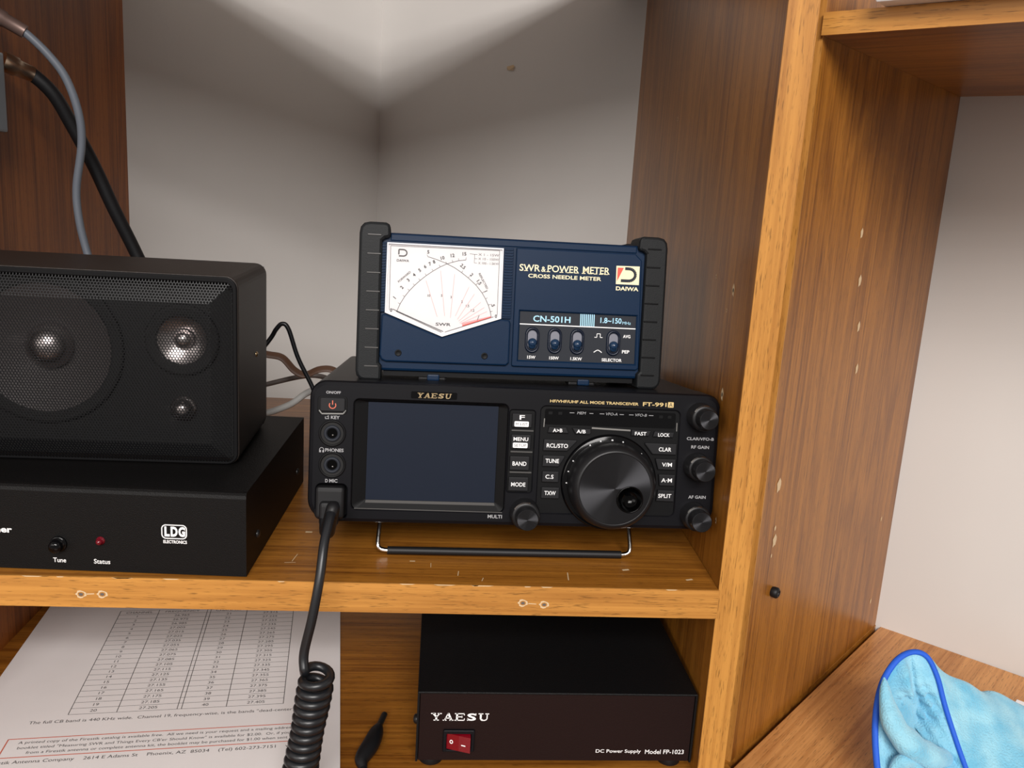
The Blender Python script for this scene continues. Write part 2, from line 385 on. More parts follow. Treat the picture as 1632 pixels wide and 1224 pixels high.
# vertical boards
bl = MB().box((-.306, -.02, -.121), (-.29, .419, .62), 'oak_side_z').build('side_panel', hutch, 1)
rp = MB()
q = [(.1614, .0024), (.1769, .0024), (.1900, .398), (.1745, .398)]
rp.raw([(x, y, -.121) for x, y in q]+[(x, y, .62) for x, y in q], [[3, 2, 1, 0], [4, 5, 6, 7], [1, 2, 6, 5], [2, 3, 7, 6], [3, 0, 4, 7], [0, 1, 5, 4]], 'oak_face_z')
rp = rp.build('side_panel', hutch, 1)
MB().box((.1613, .0014, -.121), (.1770, .0025, .62), 'oak_edge_z').build('edge_banding', rp, 1)['label'] = 'bright oak edge strip on the front of the right hand upright'
def chip_side(x, y, z, sz):   # on the left face of the upright
    n = 9; ph = MB(); ph.raw([(x-.0002, y+sz*.75*math.cos(2*PI*k/n)*(1+.3*math.sin(2.3*k)), z+sz*1.3*math.sin(2*PI*k/n)*(1+.2*math.cos(3.1*k))) for k in range(n)], [list(range(n))], 'chip_wood')
    ph.raw([(x-.0003, y+sz*.35*math.cos(2*PI*k/6), z+sz*.5*math.sin(2*PI*k/6)) for k in range(6)], [list(range(6))], 'bin_dark'); ph.build('peg_hole', rp, 1)
for y, z, s_ in ((.0365, .1624, .0026), (.0734, .1665, .0011), (.0354, .1034, .0027), (.218, .2674, .0012), (.0204, .0333, .0014), (.045, .150, .0009)): chip_side(.1614+(y-.0024)*.0331, y, z, s_)
us = board('upper_shelf', [(-.2896, .0), (.1612, .0), (.1742, .405), (-.2896, .405)], .392, .408, 'oak_face_x', 'oak_edge_x', hutch, [0])

# ------------------------------------------------------------------ side hutch (turned to the right wall)
ANG = math.atan2(.1989-.0159, .3697-.1839)
side = thing('side_hutch', 'oak laminate hutch unit along the right wall with rows of peg holes in its upright', 'hutch', (.1839, .0159, 0), ANG)
Ls = math.hypot(.3697-.1839, .1989-.0159)
sp = MB().box((.0065, 0, -.121), (Ls, .016, .62), 'oak_face_z').build('side_panel', side, 1)
MB().box((.0055, 0, -.121), (.0066, .016, .62), 'oak_edge_z').build('edge_banding', sp, 1)['label'] = 'lighter narrow edge strip on the front of the angled upright'
for s_, z, r in ((.1081, .167, .0026), (.1178, .1374, .0024), (.1256, .109, .0024), (.0996, .1963, .0022), (.024, .0513, .0030), (.0281, .016, .0028), (.0266, .0243, .0012), (.2291, -.0209, .0014), (.2352, -.0917, .0016), (.0262, .007, .0009)):
    n = 9; ph = MB(); ph.raw([(s_+r*.95*math.cos(2*PI*k/n)*(1+.3*math.sin(2.3*k)), -.0002, z+r*1.35*math.sin(2*PI*k/n)*(1+.2*math.cos(3.1*k))) for k in range(n)], [list(range(n))], 'chip_wood'); ph.build('peg_hole', sp, 1)
pg = MB(); pg.lathe(.0345, -.0184, [(.0030, 0), (.0034, -.0012), (.0034, -.0035), (.0024, -.0045), (.0016, -.0046), (.0014, -.003)], 'rubber', 20); pg.build('shelf_peg', sp, 1)['label'] = 'round black plastic peg in the angled upright'
rshelf_poly_l = [(.0065, 0), (Ls, 0), (Ls+.0, -.60), (.0, -.60)]
rs = MB(); rs.box((.004, -.60, .2945), (Ls-.001, -.0002, .3050), 'oak_face_z')
rs = rs.build('shelf', side, 1)
M['oak_edge_y'] = None
wood('oak_edge_y', 1, EL, ED, .4); wood('oak_face_y', 1, FL, FD)
rs.data.materials[0] = M['oak_face_y']
MB().box((.0028, -.60, .2943), (.0041, -.0002, .3052), 'oak_edge_y').build('edge_banding', rs, 1)
# desktops
dk = board('desktop', [(-.60, -.30), (.02, -.30), (.1865, .0130), (.1855, .0180), (.3700, .1985), (-.0769, .630), (-.6, .10)], -.149, -.121, 'oak_face_x', None, None)
tag(dk, 'oak laminate corner desktop under the shelf, holding the papers and the power supply', 'desktop')
for i, (x, y) in enumerate(((-.55, -.25), (.0, -.25))):
    MB().box((x-.008, y, -.86), (x+.008, y+.25, -.149), 'oak_side_z').build('leg_panel', dk, 1)
d2 = MB().box((-.010, -.62, -.149), (Ls-.0005, -.0035, -.121), 'oak_face_z', .0008, 1)
d2 = d2.build('desktop', None, 1); d2.location = (.1839, .0159, 0); d2.rotation_euler = (0, 0, ANG)
wood('oak_desk_y', 0, (.62, .30, .10), (.38, .15, .04), .32)
d2.data.materials[0] = M['oak_desk_y']
tag(d2, 'oak laminate side desktop with a cathedral grain, under the blue cloth', 'desktop')
MB().box((.02, -.6, -.86), (.2, -.585, -.149), 'oak_side_z').build('leg_panel', d2, 1)
MB().box((.02, -.03, -.86), (.2, -.015, -.149), 'oak_side_z').build('leg_panel', d2, 1)

# ------------------------------------------------------------------ transceiver
RU, RT_ = .014, .1203
radio = thing('transceiver', 'wide black radio transceiver with blank screen and big tuning dial, propped on a wire stand', 'radio', (-.0670, .02265, .0249), RU, RT_)
outer = rrect(0, 0, 229.5, 78.4, [13, 13, 8, 9], 8)
hole_scr = rrect(23.8, 7.6, 109.0, 69.0, 3)
hole_col = rrect(109.6, 13.5, 123.6, 65.8, 1.5)
hole_ctl = rrect(126.6, 8.0, 206.0, 68.8, 3)
mb = MB(); mb.plate(outer, [rrect(23.8, 7.6, 108.4, 69.0, 3), rrect(109.4, 19.6, 123.4, 66.0, 1.5), hole_ctl, rrect(4.6, -.0+2, 21.4, 21.6, 3)], 0, 24, 'radio_plastic', 2.6, .5)
panel = mb.build('front_panel', radio)
mb = MB(); mb.box((22, 3.2, 6), (110, 20, 71), 'radio_dark')
# sloping inner lips of the display
O = rrect(24.3, 8.2, 107.9, 68.5, 2.6); I = rrect(31.2, 12.6, 103.2, 67.3, .6)
mb.loops([[(u, .6, v) for u, v in O], [(u, 3.0, v) for u, v in I]], 'radio_dark', False, False, False)
mb.prism([(31.0, 9.6), (104.0, 9.4), (102.8, 12.7), (31.6, 12.7)], 2.2, 3.4, 'lip_grey')  # reflection on the lower lip is put into its lighter grey
mb.stroke((25.5, 8.3), (107.4, 7.9), .5, 'lip_grey', -.05)
bez = mb.build('display_bezel', radio)
MB().box((31.4, 2.6, 12.8), (103.0, 3.3, 67.2), 'screen_glass').build('screen', radio)
mb = MB(); mb.box((108.6, 1.3, 18), (124, 6, 67), 'radio_dark'); mb.build('key_column', radio)
mb = MB(); mb.box((125, 1.3, 7), (207, 8, 70), 'radio_dark')
mb.prism(rrect(129.0, 58.6, 203.6, 67.3, 1.2), .7, 2, 'gloss_black')
mb.stroke((155.8, 57.3), (178.0, 56.6), .9, 'chrome_trim', .6)
mb.stroke((128.6, 57.0), (128.8, 61.8), .5, 'chrome_trim', .6); mb.stroke((204.6, 57.0), (204.5, 61.8), .5, 'chrome_trim', .6)
mb.build('control_bezel', radio)
# body shell behind the panel, with cooling louvres on top
mb = MB(); mb.prism(rrect(2.5, 5, 227, 77.6, 4, 4), 23, 205, 'radio_plastic')
for k in range(14): mb.box((40+k*11, 120, 77.2), (47+k*11, 175, 78.2), 'radio_dark')
mb.build('body', radio)
for u in (20, 209):
    mb = MB(); z0 = -4.5
    mb.lathe_z(u, 190, [(0.1, -1.2), (6, -1.2), (7, 0), (7, 5.5)], 'rubber', 20); mb.build('foot', radio)
# power button
mb = MB(); mb.prism(rrect(4.3, 60.0, 20.3, 70.0, 2), -.25, .6, 'radio_dark', .3)
mb.stroke((6.6, 60.3), (18.2, 60.6), .7, 'chrome_trim', -.4); mb.stroke((5.2, 62.2), (6.6, 60.4), .6, 'chrome_trim', -.4); mb.stroke((18.2, 60.7), (19.4, 62.6), .6, 'chrome_trim', -.4)
mb.build('button_surround', radio)
mb = MB(); mb.prism(rrect(5.6, 61.6, 19.2, 69.2, 1.2), -1.3, .6, 'button_plastic', .6)
pb = mb.build('power_button', radio)
mb = MB(); cu, cv = 12.4, 65.2
for k in range(3, 18):
    a0, a1 = PI/2+k/20*2*PI-.01, PI/2+(k+1)/20*2*PI-.01
    if k == 17 or k == 2: continue
    mb.stroke((cu+1.75*math.cos(a0), cv+1.75*math.sin(a0)), (cu+1.75*math.cos(a1), cv+1.75*math.sin(a1)), .5, 'orange_print', -1.4)
mb.stroke((cu, cv+.3), (cu, cv+2.6), .5, 'orange_print', -1.4); mb.build('power_symbol', pb)
# jacks
def jack(cu, cv):
    mb = MB(); mb.lathe(cu, cv, [(7.4, -.2), (7.2, -.7), (6.4, -.7), (6.0, -.3)], 'radio_dark', 40); mb.lathe(cu, cv, [(6.0, -.35), (4.6, -.35)], 'baffle', 40, False, True, 0, False); mb.lathe(cu, cv, [(4.6, -.3), (4.4, -1.2), (3.9, -1.5), (3.3, -1.5), (2.9, -.9), (2.7, -.4)], 'meter_grey', 40, False, True, 0, False); mb.lathe(cu, cv, [(2.75, -.42), (.1, -.42)], 'dimple_black', 24, False)
    o = mb.build('jack', radio)
    mb = MB(); mb.lathe(cu+.3, cv-.9, [(.55, -.45), (.5, -.7), (.1, -.85)], 'chrome_trim', 12); mb.build('contact', o)
jack(12.6, 49.6); jack(13.0, 32.2)
# mic socket recess
mb = MB(); mb.box((4.0, 8, 1.5), (22, 14, 22), 'radio_dark'); mb.build('mic_socket', radio)
# keys in the column
def key(poly, txts, h=-1.0, bars=None):
    mb = MB(); mb.prism(poly, h, 2, 'button_plastic', .45); o = mb.build('button', radio)
    tb = MB()
    for t in txts:
        if t[0] == 'bar': tb.prism(rrect(*t[1:5], .5, 2), h-.12, h-.06, 'white_print')
        else: tb.text(t[0], t[1], t[2], t[3], t[4], t[5], h-.22, bold=.012 if t[5] == 'white_print' else 0)
    tb.build('lettering', o); return o
key(rrect(110.6, 56.4, 121.7, 64.2, .5), [('F', 114.6, 60.9, 2.9, 2.5, 'white_print'), ('bar', 111.9, 56.9, 119.9, 59.9), ('M LIST', 112.6, 57.6, 6.6, 1.5, 'grey_print')])
key(rrect(110.6, 44.4, 121.6, 52.4, .5), [('MENU', 111.8, 48.9, 8.2, 2.1, 'white_print'), ('bar', 111.6, 45.0, 119.8, 47.9), ('SETUP', 112.3, 45.7, 6.8, 1.5, 'grey_print')])
key(rrect(110.4, 32.3, 121.4, 40.2, .5), [('BAND', 111.9, 35.0, 7.8, 2.3, 'white_print')])
key(rrect(110.2, 20.5, 121.4, 28.4, .5), [('MODE', 111.7, 23.2, 8.0, 2.3, 'white_print')])
mb = MB()
for v in (54.5, 42.5, 30.9): mb.box((110.6, .2, v-.45), (123.0, 1.5, v+.45), 'lip_grey', .2, 1)
mb.build('divider_bar', radio)
# keys around the dial
def lab(p, t, u, v, wd, ht=2.2): key(p, [(t, u, v, wd, ht, 'white_print')], -.6)
lab([(130.9, 53.9), (142.8, 53.9), (141.2, 57.2), (131.4, 57.2)], 'A>B', 133.6, 54.5, 5.4, 2.0)
lab([(146.6, 53.6), (154.6, 53.6), (155.4, 54.6), (155.0, 56.8), (144.6, 57.0)], 'A/B', 147.0, 54.3, 5.2, 2.0)
lab([(178.4, 53.8), (188.5, 53.8), (189.7, 56.9), (178.6, 57.2)], 'FAST', 180.3, 54.2, 6.6, 2.0)
lab([(190.9, 53.6), (202.6, 53.4), (203.0, 56.4), (191.7, 56.8)], 'LOCK', 193.7, 53.9, 6.6, 2.0)
lab([(128.8, 43.7), (142.4, 43.8), (147.6, 49.4), (147.4, 50.2), (129.0, 50.2)], 'RCL/STO', 130.6, 45.7, 12.0, 2.3)
lab([(128.8, 34.8), (138.0, 34.8), (141.2, 40.2), (141.0, 41.1), (128.9, 41.1)], 'TUNE', 130.4, 37.0, 7.6, 2.3)
lab(rrect(129.0, 25.9, 138.4, 32.1, .4), 'C.S', 130.8, 28.0, 4.6, 2.3)
lab(rrect(129.0, 16.6, 139.2, 23.0, .4), 'TXW', 130.7, 18.7, 6.4, 2.3)
lab([(191.2, 43.6), (205.0, 43.5), (205.0, 49.9), (186.6, 50.0), (186.6, 49.2)], 'CLAR', 194.6, 45.5, 7.2, 2.3)
lab([(195.0, 34.9), (205.0, 34.8), (205.0, 41.0), (193.2, 41.1), (193.4, 40.0)], 'V/M', 197.0, 36.8, 5.8, 2.3)
lab([(196.4, 25.6), (205.2, 25.6), (205.2, 32.1), (195.6, 32.2)], 'A·M', 197.2, 27.8, 6.2, 2.3)
lab([(195.0, 16.7), (205.4, 16.5), (205.4, 23.0), (195.7, 23.2)], 'SPLIT', 196.0, 18.8, 7.6, 2.3)
# dial
mb = MB(); mb.lathe(167.2, 26.6, [(27.4, 1.4), (27.0, -.9), (26.2, -1.3), (20, -1.3)], 'gloss_black', 96)
for k in range(-4, 9):
    if k in (3, 4, 5, 6, 7, 8) and k != 3: continue
tk = MB()
for (u, v, w_) in ((156.0, 46.2, .7), (161.3, 48.7, .7), (167.5, 49.9, 1.0), (173.4, 49.1, .7), (184.4, 43.7, .5), (147.7, 37.6, .6), (145.6, 32.1, .6), (144.7, 26.1, .7)):
    a = math.atan2(v-26.6, u-167.2); tk.stroke((167.2+23.0*math.cos(a), 26.6+23.0*math.sin(a)), (167.2+24.8*math.cos(a), 26.6+24.8*math.sin(a)), w_, 'white_print', -1.45)
tk.poly([(150.6, 43.8), (153.4, 42.6), (150.8, 41.6)], 'white_print', -1.45)
dr = mb.build('dial_base', radio); tk.build('tick_marks', dr)
mb = MB(); cu, cv = 167.2, 26.6
mb.lathe(cu, cv, [(24.2, -1.5), (24.4, -3), (24.2, -9), (23.4, -13.5), (22.4, -15.5), (21.2, -16.6), (20.3, -17.1), (19.9, -17.0), (19.6, -16.5)], 'knob_side', 96, True, True, 0, False)
dial = mb.build('tuning_dial', radio)
# turned face with a finger dimple
def disc(cu, cv, r, d, mat, name, par, hole=None, n=96):
    mb = MB(); rings = []
    o = None
    if hole:
        vs, fs = fill([circle(0, 0, r, n), circle(hole[0]-cu, hole[1]-cv, hole[2], 48)]); mb.raw([(u, 0, v) for u, v in vs], fs, mat)
    else: mb.raw([(u, 0, v) for u, v in circle(0, 0, r, n)], [list(range(n))], mat)
    o = mb.build(name, par); o.location = (cu*.001, d*.001, cv*.001); return o
disc(cu, cv, 19.75, -16.95, 'turned_metal', 'turned_face', dial, (175.7, 20.9, 7.4))
mb = MB(); mb.lathe(175.7, 20.9, [(7.5, -17.25), (7.2, -17.6), (6.8, -17.5), (6.4, -16.8), (5.2, -14.6), (3.4, -13.2), (1.5, -12.6), (.1, -12.5)], 'dimple_black', 48, False); mb.build('finger_dimple', dial)
# small knobs
def knob(cu, cv, ro, ri, p1, p2, name='control_knob'):
    mb = MB()
    mb.lathe(cu, cv, [(ro*1.06, .5), (ro*1.06, -.6), (ro, -1.0), (ro, -p1+1), (ro-.6, -p1), (ri+.3, -p1)], 'knob_side', 72, True)
    mb.lathe(cu, cv, [(ri+.25, -p1+.5), (ri+.2, -p2+1.0), (ri, -p2+.2), (ri-.3, -p2)], 'knob_side', 48, True)
    o = mb.build(name, radio)
    disc(cu, cv, ri-.25, -p2-.06, 'turned_metal', 'turned_face', o, None, 48)
    tb = MB()
    for k in range(16):
        a = PI*.38+k/16*PI*.42; tb.raw([(cu+ro*.985*math.cos(a+s1*.022), dd, cv+ro*.985*math.sin(a+s1*.022)) for s1, dd in ((-1, -p1+.7), (1, -p1+.7), (1, -p1+1.9), (-1, -p1+1.9))], [[0, 1, 2, 3]], 'chrome_trim')
    # bright strips on one arc draw the glint on the knurled rim
    r = []
    for k in range(20):
        a = PI*.42+k/20*PI*.42
        tb.raw([(cu+rr*math.cos(a+s1*.018), -p1-.12+(.62 if rr > ro-.35 else 0), cv+rr*math.sin(a+s1*.018)) for rr, s1 in ((ro-.7, -1), (ro-.7, 1), (ro-.15, 1), (ro-.15, -1))], [[0, 1, 2, 3]], 'chrome_trim')
    tb.build('knurl_highlight', o)
    return o
knob(217.4, 66.2, 7.4, 5.3, 9.5, 17)
knob(217.3, 37.5, 7.4, 5.6, 9.5, 17)
knob(217.3, 9.1, 7.4, 5.6, 9.5, 17)
knob(120.0, 8.1, 8.0, 5.9, 9.0, 17)
# printing
mb = MB()
for t, u, v, wd, ht, mt_ in (('ON/OFF', 8.7, 71.3, 7.8, 1.5, 'dim_print'), ('KEY', 11.6, 57.5, 4.7, 1.8, 'dim_print'), ('PHONES', 9.0, 39.4, 9.9, 1.9, 'dim_print'), ('MIC', 11.7, 22.4, 4.4, 1.9, 'dim_print'), ('D', 9.5, 22.4, 1.4, 1.9, 'dim_print'),
        ('MULTI', 99.5, 4.5, 8.0, 2.0, 'dim_print'), ('CLAR/VFO-B', 210.6, 52.4, 15.8, 1.7, 'dim_print'), ('RF GAIN', 213.5, 47.6, 10.4, 1.8, 'dim_print'), ('AF GAIN', 213.8, 18.7, 10.2, 1.8, 'dim_print'),
        ('HF/VHF/UHF ALL MODE TRANSCEIVER', 131.3, 71.0, 50.2, 1.6, 'gold_print'), ('FT-991', 184.0, 70.8, 13.6, 2.3, 'gold_print')):
    mb.text(t, u, v, wd, ht, mt_, -.12, bold=.02)
mb.prism(rrect(198.4, 70.5, 201.7, 73.6, .3, 2), -.12, -.05, 'gold_print'); mb.text('A', 199.0, 70.9, 2.1, 2.3, 'black_print', -.2)
for a in ((8.6, 57.6, 8.6, 58.8), (8.6, 57.6, 10.6, 57.6), (10.3, 57.6, 10.3, 59.4), (9.3, 58.6, 10.3, 59.2)): mb.stroke(a[:2], a[2:], .3, 'dim_print')
for k in range(8):
    a0, a1 = PI*k/8, PI*(k+1)/8; mb.stroke((7.1+1.1*math.cos(a0), 40.6+1.0*math.sin(a0)), (7.1+1.1*math.cos(a1), 40.6+1.0*math.sin(a1)), .3, 'dim_print')
mb.stroke((6.0, 39.0), (6.0, 40.7), .35, 'dim_print'); mb.stroke((8.2, 39.0), (8.2, 40.7), .35, 'dim_print'); mb.stroke((6.5, 39.0), (6.5, 40.2), .5, 'dim_print'); mb.stroke((7.8, 39.0), (7.8, 40.2), .5, 'dim_print')
mb.build('printed_legend', radio)
mb = MB()
for t, u in (('MEM', 147.0), ('VFO-A', 163.4), ('VFO-B', 180.2)):
    wd = 5.0 if t == 'MEM' else 6.6
    mb.text(t, u, 64.8, wd, 1.5, 'dim_print', .55, shear=.2)
for a, b_ in ((142.8, 145.4), (154.0, 156.2), (159.8, 162.4), (171.2, 173.6), (176.6, 179.2), (188.0, 190.6)): mb.stroke((a, 65.5), (b_, 65.5), .3, 'dim_print', .55)
for u in (132.0, 137.5, 195, 200): mb.prism(rrect(u-1.1, 64.2, u+1.1, 65.8, .2, 1), .5, .6, 'radio_dark')
mb.build('indicator_legend', radio)
mb = MB(); mb.prism(rrect(54.4, 70.4, 79.6, 74.3, .6), -.15, .2, 'gloss_black', .1); bd_ = mb.build('badge', radio)
mb = MB(); slab(mb, 'YAESU', 57.6, 70.9, 19.0, 2.7, 'gold_metal', -.35, .22, .15); mb.build('lettering', bd_)
# wire stand
mb = MB()
pth = [(39.5, 30, 6), (38.6, 22, -10), (38.4, 18.5, -17), (39.6, 17.9, -19.2), (42, 17.8, -20.0), (45, 17.8, -20.2)]
pth2 = [(185.5, 30, 6), (186.4, 22, -10), (186.4, 18.5, -17), (185.2, 17.9, -19.2), (183, 17.8, -20.0), (180, 17.8, -20.2)]
mb.tube(smooth_path(pth, 6)+smooth_path(pth2, 6)[::-1], 1.35, 'chrome', 12)
bail = mb.build('wire_stand', radio); bail['label'] = 'chrome wire stand folded down under the front'
MB().tube([(44+k*137/30, 17.8, -20.2) for k in range(31)], 2.3, 'rubber', 14).build('rubber_sleeve', bail)['label'] = 'black rubber sleeve on the wire stand'

# ------------------------------------------------------------------ microphone cord
def rl(u, d, v):  # radio-local millimetres to world metres
    return radio.matrix_world @ Vector((u*.001, d*.001, v*.001))
mic = bpy.data.objects.new('microphone_cord', None); C.objects.link(mic); mic.empty_display_size = .02
mic.matrix_world = radio.matrix_world.copy(); mic.location = rl(12.5, -4, 8)
tag(mic, 'black coiled microphone cord plugged into the transceiver and hanging past the shelf edge', 'cord')
mw = mic.matrix_world.copy(); mw.translation = rl(12.5, -4, 8); mwi = mw.inverted()
mb = MB(); mb.box((-7.8, .5, -5.5), (7.8, 11, 12.6), 'rubber', 2.6, 4); mb.box((-5.2, -3.6, -8.5), (5.2, 4, 5), 'rubber', 2.6, 4)
mb.build('connector', mic)
def mloc(p): q = mwi @ Vector(p); return (q.x*1000, q.y*1000, q.z*1000)
P0 = Vector(mw @ Vector((0, -.004, -.004)))
run = [P0, (-.0505, -.0015, .0415), (-.0520, -.018, .031), (-.0530, -.027, .015), (-.0560, -.0305, -.005), (-.0597, -.031, -.0235)]
mb = MB(); a = [mloc(p) for p in [P0, P0+Vector((0, -.003, -.006)), (-.0500, -.0010, .0425), (-.0507, -.0045, .0395)]]
mb.tube(smooth_path(a, 5), [4.6-.11*k for k in range(16)], 'rubber', 16); mb.build('strain_relief', mic)
# straight run, one open loop, then the coil
top = Vector((-.0525, -.034, -.0335)); bot = Vector((-.0665, -.036, -.128)); ax = (bot-top).normalized()
e1 = Vector((1, 0, 0)); e1 = (e1-ax*e1.dot(ax)).normalized(); e2 = ax.cross(e1)
pitch = .0049; turns = (bot-top).length/pitch; Rc = .0066; coil = []
NN = int(turns*20)
for k in range(NN+1):
    t = k/20; an = PI - 2*PI*t
    rc = Rc*(1+.05*math.sin(t*.7)); lift = .0035*max(0, 1-t/1.0)*math.sin(PI*min(1, t))*1.0
    coil.append(top+ax*(pitch*t)+e1*rc*math.cos(an)-e2*rc*math.sin(an)+Vector((0, 0, 1))*lift)
full = smooth_path([Vector(p) for p in run]+[coil[0]], 8)[:-1]+coil
MB().tube([mloc(p) for p in full], 2.42, 'cord_black', 12).build('cable', mic)

# ------------------------------------------------------------------ cross needle meter
meter = thing('power_meter', 'navy blue cross needle meter with white dial and grey bumpers on the transceiver', 'meter', (-.0314, .0529, .1046), .043, .1203)
body = MB(); body.prism(rrect(-2, .5, 152, 78.2, 3), 1.2, 72, 'meter_blue', 1.6); body.box((2, 4, -2.4), (148, 66, 1), 'radio_dark')
body.prism([(3.8, 73.6), (145.5, 73.6), (145.5, 77.6), (3.8, 77.6)], .6, 3, 'meter_blue', .6)
body.build('case', meter)
# lower apron with V top
mb = MB(); mb.prism([(-.5, 9.5), (.6, 7.0), (3, 5.9), (71.5, 5.9), (73.3, 7.5), (73.3, 30.5), (72.4, 32.0), (68, 32.4), (34.4, 20.6), (2, 32.8), (.2, 32.0)], -1.6, 3, 'meter_blue', .9)
ap = mb.build('apron', meter)
for u in (10.0, 59.0):
    mb = MB(); mb.lathe(u, 11.0, [(2.0, -1.5), (1.9, -1.68), (1.4, -1.72), (1.2, -1.62), (.1, -1.62)], 'radio_dark', 20, False); mb.build('screw', ap)
# right raised fascia with opening for the switch panel
mb = MB(); mb.plate([(75.0, 6.2), (76, 5.6), (148.6, 5.8), (150.0, 7.0), (148.4, 69.6), (144.4, 73.3), (75.0, 73.3)], [[(78.6, 9.4), (147.6, 9.4), (147.2, 37.4), (78.6, 37.6)]], -1.0, 3, 'meter_blue', .6, .8)
mb.build('fascia', meter)
sw = MB(); sw.box((77, .4, 8), (149, 3, 39), 'meter_grey'); sw = sw.build('switch_panel', meter)
sp_ = MB()
sp_.stroke((78.8, 30.2), (147.2, 30.0), .55, 'white_print', .3)
sp_.text('CN-501H', 86.5, 31.8, 21.8, 3.6, 'cyan_print', .3, bold=.018); sp_.text('1.8~150', 126.0, 32.6, 12.6, 3.2, 'cyan_print', .3, bold=.018); sp_.text('MHz', 139.2, 32.3, 5.0, 1.7, 'cyan_print', .3)
for k in range(8): sp_.stroke((114.4+k*1.12, 30.4), (114.3+k*1.12, 37.4), .62, 'cyan_print', .3)
for t, u, wd in (('15W', 84.0, 4.8), ('150W', 96.9, 5.6), ('1.5KW', 109.4, 6.8), ('SELECTOR', 128.0, 12.0)): sp_.text(t, u, 10.3, wd, 1.8, 'white_print', .3, bold=.02)
sp_.text('AVG', 140.0, 24.4, 4.4, 1.9, 'white_print', .3, bold=.02); sp_.text('PEP', 139.9, 15.4, 4.4, 1.9, 'white_print', .3, bold=.02)
zz = [(123.0, 24.2), (124.4, 24.2), (124.4, 26.3), (126.4, 26.3), (126.4, 24.2), (127.8, 24.2)]
for k in range(5): sp_.stroke(zz[k], zz[k+1], .35, 'white_print', .3)
zz = [(123.0, 15.4), (124.4, 16.4), (125.4, 16.8), (126.4, 16.4), (127.8, 15.4)]
for k in range(4): sp_.stroke(zz[k], zz[k+1], .45, 'white_print', .3)
sp_.build('printed_legend', sw)
def oval(cu, cv, w_, h_, n=10):
    r = w_/2; s_ = h_/2-r
    return [(cu+r*math.cos(PI*k/n), cv+s_+r*math.sin(PI*k/n)) for k in range(n+1)]+[(cu+r*math.cos(PI+PI*k/n), cv-s_+r*math.sin(PI+PI*k/n)) for k in range(n+1)]
for cu in (86.4, 99.6, 112.8, 134.3):
    t = MB(); cv = 21.2
    t.loops([[(u, .3, v) for u, v in oval(cu, cv, 8.4, 15.2)], [(u, -.9, v) for u, v in oval(cu, cv, 7.8, 14.6)], [(u, -.9, v) for u, v in oval(cu, cv, 6.0, 12.4)], [(u, .8, v) for u, v in oval(cu, cv, 5.4, 11.6)]], 'meter_blue_dark', True)
    t = t.build('slide_switch', meter)
    k_ = MB(); k_.prism([(u, v) for u, v in oval(cu, cv+.2, 5.4, 10.6)], -.5, 1, 'slider_grey', .3)
    k_.build('slider', t)
    k_ = MB()
    k_.lathe(cu, cv-1.4, [(2.6, .4), (2.6, -1.6), (2.2, -2.8), (1.4, -3.5), (.1, -3.8)], 'lever_blue', 24, True)
    k_.lathe(cu, cv-3.0, [(2.2, .4), (2.2, -1.0), (1.8, -2.2), (.1, -2.6)], 'lever_blue', 24, True)
    k_.build('lever', t)
# fascia printing
mb = MB()
vs, fs = glyphs('SWR & POWER METER', .012, 0)
mb.text('SWR', 77.0, 60.4, 11.9, 3.9, 'cream_print', -1.12, bold=.012); mb.text('&', 89.6, 60.4, 2.6, 3.0, 'cream_print', -1.12, bold=.012)
mb.text('POWER', 93.2, 60.5, 18.4, 3.9, 'cream_print', -1.12, bold=.012); mb.text('METER', 113.8, 60.7, 15.8, 3.9, 'cream_print', -1.12, bold=.012)
for u in (80.5, 93.4, 101.0, 105.4, 109.8, 114.0, 118.0, 121.0, 124.2, 127.2):   # foot serifs
    mb.stroke((u-.8, 60.65), (u+1.4, 60.7), .4, 'cream_print', -1.12)
mb.text('CROSS NEEDLE METER', 82.2, 56.8, 42.6, 2.2, 'cream_print', -1.12, bold=.02)
mb.poly([(133.6, 55.5), (147.3, 55.5), (147.2, 66.2), (133.4, 66.0)], 'cream_print', -1.1)
mb.poly([(134.2, 57.2), (134.2, 65.0), (137.8, 65.0)], 'red_print', -1.2)
pts = [(136.4, 57.6), (141.0, 57.6)] + [(141.0+3.9*math.sin(PI*k/12), 61.1-3.5*math.cos(PI*k/12)) for k in range(1, 12)] + [(141.0, 64.6), (138.6, 64.6)]
for k in range(len(pts)-1): mb.stroke(pts[k], pts[k+1], 1.7, 'meter_blue_dark', -1.22)
mb.text('DAIWA', 133.8, 51.9, 13.4, 2.3, 'cream_print', -1.12, bold=.03)
mb.build('printed_legend', meter)
# ribs each side of the dial
mb = MB(); mb.box((67.9, -.2, 32.8), (73.4, 3, 72.9), 'meter_blue', .2, 1); m2 = MB(); m2.box((-1.4, -.2, 33.6), (1.9, 3, 72.4), 'meter_blue', .2, 1)
for k in range(25):
    v = 33.8+k*1.57; mb.box((68.4, -.9, v), (73.0, 1, v+.8), 'meter_blue', .2, 1); m2.box((-.9, -.9, v), (1.4, 1, v+.8), 'meter_blue', .2, 1)
mb.build('rib_grip', meter); m2.build('rib_grip', meter)
